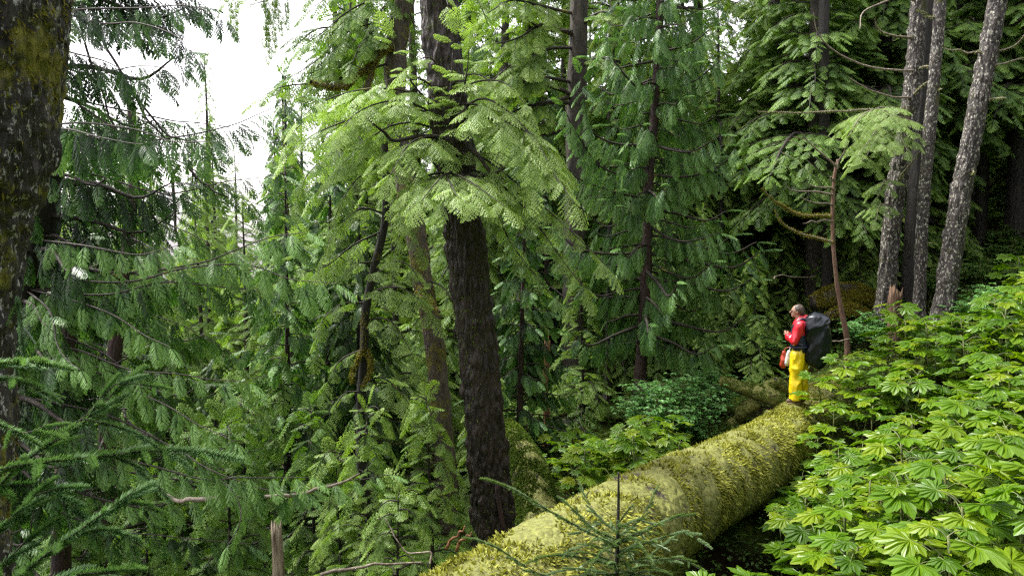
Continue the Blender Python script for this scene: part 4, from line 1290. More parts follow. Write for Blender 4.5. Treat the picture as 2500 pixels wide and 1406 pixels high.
def stick(name, label, pts, d0, d1, r0, r1, mat, twigs=(), cat="stick"):
    w = smooth_path(px_path(pts, d0, d1), 30)
    w = w + np.stack([vnoise(np.stack([np.linspace(0, 7, 30), np.full(30, q + d0), np.zeros(30)], -1), 8) for q in range(3)], -1) * .02
    o = w[0].copy()
    B = MB(); tube(B, w - o, np.linspace(r0, r1, 30), 7)
    for tw in twigs:
        v = smooth_path(px_path(tw, d1, d1), 10)
        tube(B, v - o, np.linspace(r1, r1 * .4, 10), 5)
    ob = link(name, B.mesh(name, True), mat, loc=tuple(o))
    return tag(ob, label, cat)
stick("bare_stick", "curved grey bare branch lying across the bottom of the gully", [(780, 1408), (860, 1384), (940, 1380), (1035, 1374)], 7.2, 7.6, .018, .009, M_TWIGP)
stick("bare_stick", "thin pale crooked twig rising above the curved grey branch", [(938, 1270), (965, 1310), (1005, 1350), (1050, 1352), (1045, 1375)], 8.0, 7.8, .006, .012, M_TWIGP)
stick("bare_stick", "long pale bare branch under the lowest cedar sprays", [(650, 1216), (720, 1204), (800, 1190), (880, 1160)], 6.2, 6.3, .018, .008, M_TWIGP)
stick("bare_stick", "broken pale branch end in the left boughs", [(400, 1208), (450, 1222), (540, 1218)], 6.5, 6.4, .014, .024, M_TWIGP)
stick("bare_branch", "arched bare twigs rising beside the foot of the grey fluted trunk", [(1440, 1075), (1420, 1040), (1405, 1020), (1412, 990)], 15, 15, .016, .005, M_TWIGP, [[(1425, 1050), (1400, 1045), (1375, 1035)], [(1432, 1062), (1428, 1030), (1430, 1000)]])
stick("bare_branch", "pale bare branch slanting between the snag and the grey fluted trunk", [(1345, 1005), (1370, 985), (1400, 965), (1425, 955)], 15.5, 16.5, .012, .006, M_TWIGP, [[(1370, 985), (1375, 940), (1350, 905)]])
stick("bare_stick", "long pale stick pointing left of the dark trunk behind the hiker", [(1890, 680), (1900, 673), (1950, 676), (1992, 676)], 19, 20, .02, .012, M_TWIGP)
stick("bare_stick", "straight pale stick resting behind the backpack", [(2020, 832), (2045, 832), (2075, 826)], 16.6, 16.8, .018, .012, M_TWIGP)
for k, pts in enumerate([[(1085, 1340), (1110, 1310), (1135, 1285)], [(1110, 1345), (1130, 1315), (1152, 1300)]]):
    stick("wood_splinter", ["left yellow splinter lying by the foot of the main trunk", "right yellow splinter lying by the foot of the main trunk"][k], pts, 9, 9, .022, .008, M_WOOD)

# ================================================================== foreground spruces
def fg_spruce():
    t = Tree("spruce_tree", "young spruce with blue-green needle boughs in the near lower left corner", "spruce",
             [(-330, 1700), (-300, 1400), (-280, 1000), (-260, 800)], 2.5, .035, .015, M_BARKG, M_SPR, 'spruce', 0, 31)
    def s(pts, d0, d1, r=.006, sz=.15, **k):
        k.setdefault('start', .1)
        t.b(pts, d0, d1, r * .7, sz, root=False, **k)
    s([(-60, 1250), (60, 1120), (150, 1070), (230, 1010), (315, 915)], 2.6, 2.5, .007, 0.162, start=.35, dens=1.2, tint=.12)
    s([(215, 1020), (270, 945), (340, 940), (400, 958)], 2.5, 2.45, .004, 0.108, start=.9, dens=1)
    s([(-60, 1160), (60, 1130), (240, 1112), (390, 1098), (540, 1116)], 2.55, 2.4, .007, 0.162, dens=1.2, tint=.05)
    s([(200, 1022), (270, 1035), (340, 1062), (400, 1100), (450, 1100)], 2.5, 2.4, .004, 0.095, start=.8)
    s([(250, 1110), (310, 1125), (360, 1170), (410, 1200)], 2.5, 2.4, .004, 0.095, start=.8)
    s([(-80, 900), (40, 885), (140, 898)], 2.3, 2.2, .005, 0.135, dens=1.2, tint=.1)
    s([(-80, 930), (20, 925), (90, 945), (135, 978)], 2.3, 2.2, .005, 0.108, start=.5)
    s([(-80, 1010), (0, 1035), (60, 1060), (128, 1028)], 2.4, 2.3, .005, 0.121, start=.5, tint=.1)
    s([(-60, 1500), (60, 1390), (190, 1300), (290, 1235), (350, 1195)], 2.4, 2.3, .006, 0.162, start=.3, dens=1.2, tint=.0)
    s([(170, 1310), (250, 1290), (330, 1320), (360, 1350)], 2.4, 2.3, .004, 0.108, start=.7)
    s([(240, 1260), (300, 1230), (350, 1235), (395, 1250)], 2.4, 2.3, .004, 0.095, start=.7)
    s([(-60, 1330), (30, 1260), (90, 1200), (190, 1190)], 2.5, 2.4, .005, 0.135, start=.2, tint=-.1)
    s([(-60, 1420), (60, 1330), (80, 1240), (75, 1180)], 2.6, 2.6, .005, 0.149, start=.2, tint=-.2)
    s([(-60, 1200), (60, 1180), (160, 1230), (230, 1290)], 2.6, 2.6, .005, 0.149, start=.2, tint=-.2)
    s([(-60, 1450), (100, 1430), (220, 1400), (330, 1410)], 2.3, 2.2, .005, 0.149, start=.2, tint=-.05)
    s([(40, 720), (55, 790), (50, 850), (35, 900)], 2.9, 2.9, .004, 0.095, start=.1, tint=-.1)
    t.finish()
    # the small sapling before the log
    t = Tree("spruce_sapling", "thin spruce sapling with a bare dark tip in front of the mossy log", "spruce",
             [(1505, 1500), (1505, 1406), (1508, 1300), (1510, 1220), (1510, 1152)], 4.8, .018, .006, M_BARKD, M_SPR2, 'spruce', 1, 32, sides=8)
    t.PL = Placer('spruce', 0, 5)
    def s2(pts, d0, d1, sz=.075, **k):
        k.setdefault('start', .12); k.setdefault('dens', .9)
        t.b(pts, d0, d1, .0035, sz * 1.35, root=False, **k)
    s2([(1506, 1335), (1440, 1300), (1340, 1250), (1260, 1205), (1180, 1178)], 4.8, 4.3, .08, start=.35, tint=.15)
    s2([(1506, 1400), (1400, 1420), (1300, 1400), (1210, 1345), (1130, 1322)], 4.8, 4.3, .07, start=.4, tint=.1)
    s2([(1507, 1330), (1450, 1290), (1400, 1240), (1370, 1220)], 4.8, 5.0, .07)
    s2([(1507, 1300), (1460, 1260), (1430, 1215), (1420, 1180)], 4.8, 5.1, .065, tint=.1)
    s2([(1507, 1310), (1560, 1270), (1590, 1220), (1600, 1190)], 4.8, 5.0, .065, tint=.1)
    s2([(1507, 1330), (1580, 1290), (1650, 1260), (1690, 1270)], 4.8, 4.6, .075, tint=.1)
    s2([(1507, 1350), (1590, 1320), (1670, 1300), (1720, 1340)], 4.8, 4.5, .075, tint=.05)
    s2([(1507, 1370), (1580, 1370), (1660, 1360), (1710, 1385)], 4.8, 4.4, .075)
    s2([(1507, 1380), (1430, 1360), (1360, 1350), (1290, 1370)], 4.8, 4.4, .075)
    s2([(1507, 1400), (1440, 1400), (1380, 1410), (1330, 1430)], 4.8, 4.4, .075)
    s2([(1507, 1390), (1560, 1400), (1620, 1410), (1680, 1430)], 4.8, 4.4, .075)
    s2([(1507, 1320), (1540, 1310), (1570, 1340), (1590, 1370)], 4.8, 4.3, .07)
    s2([(1507, 1330), (1480, 1340), (1450, 1380), (1430, 1410)], 4.8, 4.3, .07)
    s2([(1507, 1420), (1560, 1380), (1620, 1330), (1650, 1310)], 4.8, 5.2, .07)
    s2([(1507, 1430), (1450, 1430), (1400, 1460)], 4.8, 4.5, .08)
    s2([(1507, 1280), (1530, 1250), (1545, 1235)], 4.8, 4.7, .05, tint=.1)
    for k in range(26):
        y0 = 1290 + k * 7
        a = k * 2.4
        rx = (90 + 5.2 * k) * math.cos(a)
        s2([(1507, y0), (1507 + rx * .5, y0 - 22), (1507 + rx, y0 - 10 + 14 * math.sin(a))], 4.8, 4.8 + .42 * math.sin(a), .065, tint=.08)
    t.finish()
fg_spruce()

# ================================================================== broad-leaved plants
def palm_leaf(rng, R=.18):
    """toothed seven-lobed leaf, stalk at origin, main lobe along +x"""
    lob = [(-132, .62), (-88, .82), (-44, .92), (0, 1.0), (44, .92), (88, .82), (132, .62)]
    pts, vein = [], []
    for i, (a, l) in enumerate(lob):
        l *= rng.uniform(.92, 1.06)
        seq = [(-18, .74), (-14, .86), (-11, .83), (-6, .95), (0, 1.06), (6, .95), (11, .83), (14, .86), (18, .74)]
        for da, m in seq:
            pts.append((a + da, l * m)); vein.append(1 if da == 0 else 0)
        if i < 6:
            pts.append((a + 22, .74 * (l + lob[i + 1][1]) / 2)); vein.append(-1)
    n = len(pts)
    A = np.radians([p[0] for p in pts]); r = np.array([p[1] for p in pts]); ve = np.array(vein)
    cup = rng.uniform(.02, .2)
    def zf(rr_, vv): return R * (-cup * rr_ ** 2 + np.where(vv < 0, .05, 0) - np.where(vv > 0, .02, 0) + .04 * rr_ * np.sin(rr_ * 9 + cup * 30))
    outer = np.stack([np.cos(A) * r * R, np.sin(A) * r * R, zf(r, ve)], -1)
    inner = np.stack([np.cos(A) * r * R * .5, np.sin(A) * r * R * .5, zf(r * .5, ve) + np.where(ve == 1, -.012, .006) * (R / .18)], -1)
    V = np.vstack([outer, inner, [[0, 0, 0]]])
    q = [[k, k + 1, n + k + 1, n + k] for k in range(n - 1)]
    t = [[n + k, n + k + 1, 2 * n] for k in range(n - 1)]
    c = np.concatenate([np.where(ve == 1, .05, 0.), np.where(ve == 1, .06, -.02), [.05]])
    return V, np.array(q), np.array(t), c

def frame_xyz(f, up):
    f = nrm(f); s_ = nrm(np.cross(up, f)); u = np.cross(f, s_)
    return np.stack([f, s_, u], 0)

def make_palm_plant(seed, h, nleaf, R):
    rng = np.random.default_rng(seed)
    S, Lf = MB(), MB()
    lean = rng.uniform(-.25, .25, 2)
    n = 10
    z = np.linspace(-.15, h, n)
    path = np.stack([lean[0] * z + .05 * np.sin(z * 3 + seed), lean[1] * z + .05 * np.cos(z * 2.6), z], -1)
    tube(S, path, np.linspace(.018, .011, n), 7)
    for k in range(nleaf):
        f = 1 - .6 * (k / nleaf) ** 1.4
        o = path[0] * 0 + np.array([np.interp(h * f, z, path[:, 0]), np.interp(h * f, z, path[:, 1]), h * f])
        a = k * 2.399963 + rng.normal(0, .3)
        hd = np.array([math.cos(a), math.sin(a), 0])
        pl = rng.uniform(.16, .42) * (1 if k > 1 else .6)
        tip = o + hd * pl + [0, 0, pl * rng.uniform(.15, .55)]
        tube(S, smooth_path([o, o + hd * pl * .45 + [0, 0, pl * .35], tip], 6), np.linspace(.006, .0035, 6), 5, cap=False)
        V, q, t, c = palm_leaf(rng, R * rng.uniform(.65, 1.15) * (1 if k > 0 else .7))
        up = nrm(np.array([0, 0, 1.0]) + hd * rng.uniform(-.1, .5) + rng.normal(0, .2, 3))
        F = frame_xyz(hd + [0, 0, -rng.uniform(.0, .35)] + rng.normal(0, .1, 3), up)
        tt = .5 + rng.normal(0, .14)
        if rng.random() < .007: tt = .97; c = c * .2
        Lf.add(V @ F + tip, q, t, np.clip(tt + c, 0, 1 if tt > .9 else .88))
    return S.mesh("stem", True), Lf.mesh("leaves")

def leaflet_plant(seed, h, spread, n_stem, n_tw, ls, tri=3):
    rng = np.random.default_rng(seed)
    S, Lf = MB(), MB()
    for k in range(n_stem):
        a = rng.uniform(0, 6.28); rd = spread * math.sqrt(rng.random())
        top = np.array([math.cos(a) * rd, math.sin(a) * rd, h * rng.uniform(.55, 1.0) * (1 - .35 * (rd / spread) ** 2)])
        pth = smooth_path([[0 + rng.normal(0, .06 + spread * .1), rng.normal(0, .06 + spread * .1), -.1], top * [.5, .5, .65], top], 8)
        tube(S, pth, np.linspace(.009, .003, 8), 4, cap=False)
        for j in range(n_tw):
            f = rng.uniform(.35, 1)
            o = np.array([np.interp(f, np.linspace(0, 1, 8), pth[:, q]) for q in range(3)])
            b_ = rng.uniform(0, 6.28)
            d = nrm([math.cos(b_), math.sin(b_), rng.uniform(-.1, .5)])
            tl = rng.uniform(.08, .22) * (1.2 if spread > .6 else .8)
            e = o + d * tl
            tube(S, np.array([o, (o + e) / 2 + [0, 0, .01], e]), np.array([.003, .002, .0015]), 3, cap=False)
            for m in range(tri):
                aa = b_ + (m - (tri - 1) / 2) * (1.15 if tri == 3 else .6)
                ld = nrm([math.cos(aa), math.sin(aa), rng.uniform(-.45, .05)])
                up = nrm([rng.normal(0, .3), rng.normal(0, .3), 1])
                L = ls * rng.uniform(.7, 1.2)
                s_ = nrm(np.cross(ld, up)); u_ = np.cross(s_, ld)
                b0 = e if tri == 3 else o + d * tl * (m + .4) / tri
                xs = [0, .25, .55, .8, 1]; ws = [0, .30, .30, .16, 0]
                V = [b0]
                for x_, w_ in zip(xs[1:-1], ws[1:-1]):
                    V += [b0 + ld * L * x_ + s_ * L * w_ + u_ * L * .05, b0 + ld * L * x_ - u_ * L * (.02 + .1 * x_ * x_), b0 + ld * L * x_ - s_ * L * w_ + u_ * L * .05]
                V.append(b0 + ld * L - u_ * L * .16)
                t = [[0, 1, 2], [0, 2, 3], [7, 10, 8], [8, 10, 9]]
                q = [[1, 4, 5, 2], [2, 5, 6, 3], [4, 7, 8, 5], [5, 8, 9, 6]]
                Lf.add(np.array(V), q, t, np.clip(.5 + rng.normal(0, .15) + np.zeros(11), 0, 1))
    return S.mesh("stem", True), Lf.mesh("leaves")

def fern_plant(seed, n=9, L=.6):
    rng = np.random.default_rng(seed)
    Lf = MB(); PLf = Placer('cedar', 1, seed)
    for k in range(n):
        a = k * 6.28 / n + rng.normal(0, .2)
        d = nrm([math.cos(a), math.sin(a), .75])
        PLf.put([0, 0, 0], d, [-d[0], -d[1], 1], L * rng.uniform(.8, 1.1), .0)
    PLf.build(Lf)
    return None, Lf.mesh("leaves")

BP = {}
def place_plant(key, maker, name, label, x, y, rz, sc, group, mat, cat="plant", z=None):
    loc = (x, y, gz(x, y) if z is None else z)
    if key not in BP:
        st, lf = maker()
        o = thing(name, label, cat, loc, rz, group)
        if st: link("stem", st, M_STEM, o)
        link("leaves", lf, mat, o)
        o.scale = (sc, sc, sc)
        BP[key] = o
        return o
    r = copy_tree(BP[key], loc, rz, sc, label, group)
    r.name = name
    if "group" in r and not group: del r["group"]
    return r

def understory():
    rng = np.random.default_rng(99)
    k = 0
    mk = lambda v: (lambda: make_palm_plant(200 + v, [1.35, 1.15, 1.5, .9, 1.25, 1.05][v], [11, 9, 12, 8, 10, 9][v], .27))
    pts = []
    y = 3.6
    while y < 19.5:
        x = log_x(y) + 1.12
        xe = .66 * y + 1.2
        while x < xe:
            pts.append((x + rng.normal(0, .13), y + rng.normal(0, .13)))
            x += .52
        y += .50
    rng.shuffle(pts)
    for (x, y) in pts:
        if y > 14.5 and x < log_x(y) + 1.35: continue
        v = rng.integers(0, 6)
        dl = x - log_x(y)
        sc = rng.uniform(.85, 1.15)
        # keep the dark gully along the log open close by
        if dl < 1.9 and y < 10: sc *= .62 + .12 * (y - 4) / 6
        elif y < 6: sc *= .92
        px = x / y * F_PX + 1250
        if px < 2100 and 10.0 < y < 14.8: sc *= .62 if px < 2010 else .82
        top = gz(x, y) + 1.25 * sc - Z0
        py = 703 - F_PX * math.tan(math.atan2(top, y) - PITCH)
        lim = np.interp(px, [1950, 2100, 2300, 2400, 2520, 2700], [830, 800, 765, 720, 650, 600])
        if py < lim:
            sc *= .72
            if 703 - F_PX * math.tan(math.atan2(top - .35, y) - PITCH) < lim: continue
        if y > 17.3 and px > 2080 and px < 2360: sc *= .8
        lab = ("large toothed leaf plant in the bright patch on the right slope" if y > 9 else "near large toothed leaf plant low in the right corner")
        if dl < 1.9: lab = "large toothed leaf plant growing against the shaded side of the mossy log"
        place_plant(("palm", v), mk(v), "devils_club_plant", lab, x, y, rng.uniform(0, 6.28), sc, "large-leaved plants on the right slope", M_DEV)
        k += 1
    print("palm plants", k)
    # patch beyond the log
    for i in range(34):
        px = rng.uniform(1350, 1660); d = rng.uniform(11.0, 14)
        x = at_px(px, d)
        if x > log_x(d) - 1.1 or (px < 1420 and d < 12.5): continue
        v = rng.integers(0, 6)
        place_plant(("palm", v), mk(v), "devils_club_plant", "large toothed leaf plant in the patch behind the mossy log", x, d, rng.uniform(0, 6.28), rng.uniform(.6, .8), "large-leaved plants behind the log", M_DEV)
    # leafy blue-green shrubs behind the log
    mks = lambda s, h, sp, ns: (lambda: leaflet_plant(s, h, sp, ns, 26, .085))
    for (px, d, key, h, sp, ns, sc, lab) in [
        (1640, 15.2, 's1', 1.55, 1.05, 60, 1.0, "big blue-green leafy shrub growing behind the mossy log"),
        (1590, 15.8, 's2', 1.1, .8, 44, .9, "lower blue-green shrub at the left front of the big leafy shrub"),
        (1735, 16.5, 's2', 1.1, .8, 44, .95, "small leafy shrub beside the mossy root arm"),
        (1850, 19.5, 's2', 1.1, .8, 44, .85, "leafy shrub in the gap just left of the hiker's legs"),
        (1790, 20.5, 's1', 1.5, 1.0, 60, .7, "leafy shrub beneath the crooked black stem"),
        (1680, 14.9, 's2', 1.1, .8, 44, .7, "low leafy shrub touching the upper edge of the mossy log"),
        (2120, 17.9, 's2', 1.1, .8, 44, .8, "leafy shrub under the golden moss mound"),
        (2440, 15.5, 's1', 1.5, 1.0, 60, .75, "upright leafy shrub at the right edge above the big leaves"),
    ]:
        place_plant(key, mks(hash_(key), h, sp, ns), "leafy_shrub", lab, at_px(px, d), d, rng.uniform(0, 6.28), sc, None, M_SHR, "shrub")
    # small yellowish shrub at bottom right
    for (x, y, sc, lab) in [(at_px(2440, 4.6), 4.6, 1.0, "small-leaved yellow-green bush in the bottom right corner"), (at_px(2330, 4.3), 4.3, .8, "smaller yellow-green bush left of the corner bush")]:
        place_plant('s3', lambda: leaflet_plant(33, 1.25, .45, 16, 14, .055), "small_bush", lab, x, y, rng.uniform(0, 6.28), sc, None, M_DEV, "bush")
    # slope plants on the far right and the gully floor
    for i in range(150):
        if i < 80:
            px = rng.uniform(2100, 2560); d = rng.uniform(19, 31)
            lab, g = "low leafy plant on the shaded slope beyond the big leaves", "low plants on the right slope"
        elif i < 115:
            px = rng.uniform(1650, 2100); d = rng.uniform(18, 27)
            lab, g = "low leafy plant on the shaded forest floor behind the hiker", "low plants behind the hiker"
        else:
            px = rng.uniform(250, 1250); d = rng.uniform(9, 16)
            lab, g = "low fern-like plant on the dark gully floor", "low plants in the gully"
        x = at_px(px, d)
        if abs(x - log_x(d)) < 1.1: continue
        if i % 3 == 0 or i >= 115:
            place_plant('fern', lambda: fern_plant(3), "fern_plant", lab.replace("leafy", "ferny"), x, d, rng.uniform(0, 6.28), rng.uniform(.7, 1.3), g + ", ferns", M_UND, "fern")
        else:
            place_plant('s4', lambda: leaflet_plant(44, .7, .45, 22, 14, .075), "low_plant", lab, x, d, rng.uniform(0, 6.28), rng.uniform(.7, 1.3), g, M_UND, "plant")

def hash_(s):
    return sum(ord(c) for c in s)
understory()

def undergrowth():
    rng = np.random.default_rng(5)
    n = 90000
    d = rng.uniform(5, 34, n) ** 1.0
    px = rng.uniform(-80, 2580, n)
    x = (px - 1250) / F_PX * d
    dens = vnoise(np.stack([x * .6, d * .6, x * 0], -1), 12)
    keep = dens > -.5 + rng.normal(0, .2, n)
    x, d, dens = x[keep], d[keep], dens[keep]
    n = len(x)
    z = H(x, d) + rng.random(n) ** 1.5 * (.12 + .28 * np.clip(dens + .4, 0, 1))
    o = np.stack([x, d, z], -1)
    a = rng.uniform(0, 6.28, n)
    f = nrm(np.stack([np.cos(a), np.sin(a), rng.uniform(-.4, .4, n)], -1))
    up = nrm(np.stack([rng.normal(0, .35, n), rng.normal(0, .35, n), np.ones(n)], -1))
    s_ = nrm(np.cross(up, f))
    L = (rng.uniform(.04, .10, n) * np.interp(d, [5, 34], [.75, 1.7]))[:, None]
    V = np.stack([o, o + f * L * .5 + s_ * L * .28, o + f * L - up * L * .15, o + f * L * .5 - s_ * L * .28], 1)
    B = MB()
    tn = .5 + .25 * dens + rng.normal(0, .15, n)
    B.add(V.reshape(-1, 3), np.arange(4 * n).reshape(-1, 4), None, np.clip(np.repeat(tn, 4), 0, 1))
    tag(link("undergrowth", B.mesh("undergrowth"), M_UND), kind="stuff", label="low leafy ground cover over the forest floor", cat="ground cover")
undergrowth()

# ================================================================== the hiker
def capsule(B, p0, p1, r0, r1, flat=1.0, sides=20, ref=(0, 1, 0)):
    """tapered capsule; flat squeezes it across the ref direction's normal"""
    p0, p1 = np.array(p0, float), np.array(p1, float)
    ax = nrm(p1 - p0)
    s_ = np.array(ref, float); s_ = nrm(s_ - ax * np.dot(s_, ax))
    u_ = np.cross(ax, s_)
    prof = []
    for k in range(6):
        a = math.pi / 2 * (1 - k / 5)
        prof.append((p0 - ax * r0 * math.sin(a) * min(1, flat + .2), r0 * math.cos(a) + 1e-4))
    for k in range(6):
        a = math.pi / 2 * k / 5
        prof.append((p1 + ax * r1 * math.sin(a) * min(1, flat + .2), r1 * math.cos(a) + 1e-4))
    th = np.linspace(0, 2 * np.pi, sides, endpoint=False)
    V = np.concatenate([c + r * (np.cos(th)[:, None] * s_ + np.sin(th)[:, None] * u_ * flat) for c, r in prof])
    m = len(prof)
    i = np.arange(m - 1)[:, None] * sides; j = np.arange(sides)[None, :]; k = (j + 1) % sides
    q = np.stack([i + j, i + k, i + sides + k, i + sides + j], -1).reshape(-1, 4)
    V = np.vstack([V, prof[0][0], prof[-1][0]])
    t = [[(a + 1) % sides, a, m * sides] for a in range(sides)] + [[(m - 1) * sides + a, (m - 1) * sides + (a + 1) % sides, m * sides + 1] for a in range(sides)]
    B.add(V, q, t)

def ellip(B, c, r, n=24):
    th = np.linspace(0, 2 * np.pi, n, endpoint=False)
    ph = np.linspace(-math.pi / 2 + .02, math.pi / 2 - .02, n // 2)
    V = np.concatenate([np.stack([np.cos(th) * math.cos(p) * r[0] + c[0], np.sin(th) * math.cos(p) * r[1] + c[1], np.full(n, math.sin(p) * r[2] + c[2])], -1) for p in ph])
    m = len(ph)
    i = np.arange(m - 1)[:, None] * n; j = np.arange(n)[None, :]; k = (j + 1) % n
    q = np.stack([i + j, i + k, i + n + k, i + n + j], -1).reshape(-1, 4)
    V = np.vstack([V, [[c[0], c[1], c[2] - r[2]], [c[0], c[1], c[2] + r[2]]]])
    t = [[(a + 1) % n, a, m * n] for a in range(n)] + [[(m - 1) * n + a, (m - 1) * n + (a + 1) % n, m * n + 1] for a in range(n)]
    B.add(V, q, t)

def fuse(name, B, voxel, mat, parent, wrinkle=0.0, wscale=10, smooth=2, stretch=(1, 1, .5), seed=0, keep=None):
    """union the pieces into one continuous skin"""
    me = B.mesh(name)
    ob = bpy.data.objects.new(name + "_tmp", me)
    COL.objects.link(ob)
    md = ob.modifiers.new("r", 'REMESH'); md.mode = 'VOXEL'; md.voxel_size = voxel
    ms = ob.modifiers.new("s", 'SMOOTH'); ms.iterations = smooth; ms.factor = .5
    bpy.context.view_layer.update()
    dg = bpy.context.evaluated_depsgraph_get()
    m2 = bpy.data.meshes.new_from_object(ob.evaluated_get(dg))
    bpy.data.objects.remove(ob); bpy.data.meshes.remove(me)
    n = len(m2.vertices)
    co = np.empty(n * 3, np.float32); m2.vertices.foreach_get("co", co); co = co.reshape(-1, 3).astype(float)
    if wrinkle:
        no = np.empty(n * 3, np.float32); m2.vertices.foreach_get("normal", no); no = no.reshape(-1, 3)
        w = 1 - 2 * np.abs(fbm(co * np.array(stretch) * wscale, 2, seed))
        co = co + no * (w * wrinkle)[:, None]
    m2.vertices.foreach_set("co", co.astype(np.float32).ravel())
    m2.polygons.foreach_set("use_smooth", np.ones(len(m2.polygons), bool))
    m2.name = name
    m2.update()
    m2.materials.clear()
    return link(name, m2, mat, parent)

M_SKIN = plain_mat("skin", (.33, .18, .12), (.38, .21, .15), .5, 8, .05)
M_HAIR = plain_mat("hair", (.03, .02, .013), (.085, .06, .045), .5, 40, .4, stretch=(.4, 1, 1))
M_RED = plain_mat("red_jacket", (.5, .008, .02), (.6, .014, .03), .32, 6, .1, coat=.4)
M_NAVY = plain_mat("navy_shell", (.006, .009, .025), (.015, .02, .05), .4, 8, .15)
M_YEL = plain_mat("yellow_rain_trousers", (.62, .46, .003), (.72, .54, .005), .42, 7, .12, coat=.15)
M_PACK = plain_mat("black_pack_cover", (.003, .005, .006), (.007, .011, .013), .30, 5, .25, spec=.35)
M_PACKT = plain_mat("slate_pack_hood", (.008, .010, .015), (.02, .024, .034), .33, 6, .35, spec=.5)
M_BOOT = plain_mat("brown_boot", (.05, .028, .016), (.12, .075, .045), .6, 20, .3)
M_SOLE = plain_mat("boot_sole", (.25, .17, .08), (.35, .25, .12), .7, 20, .1)
M_ORBAG = plain_mat("orange_bag", (.3, .03, .01), (.4, .045, .016), .45, 9, .3)
M_WHBAG = plain_mat("white_bag", (.45, .44, .42), (.55, .54, .52), .45, 9, .3)
M_GLS = plain_mat("glasses_frame", (.01, .01, .01), (.03, .03, .03), .3, 9, 0)

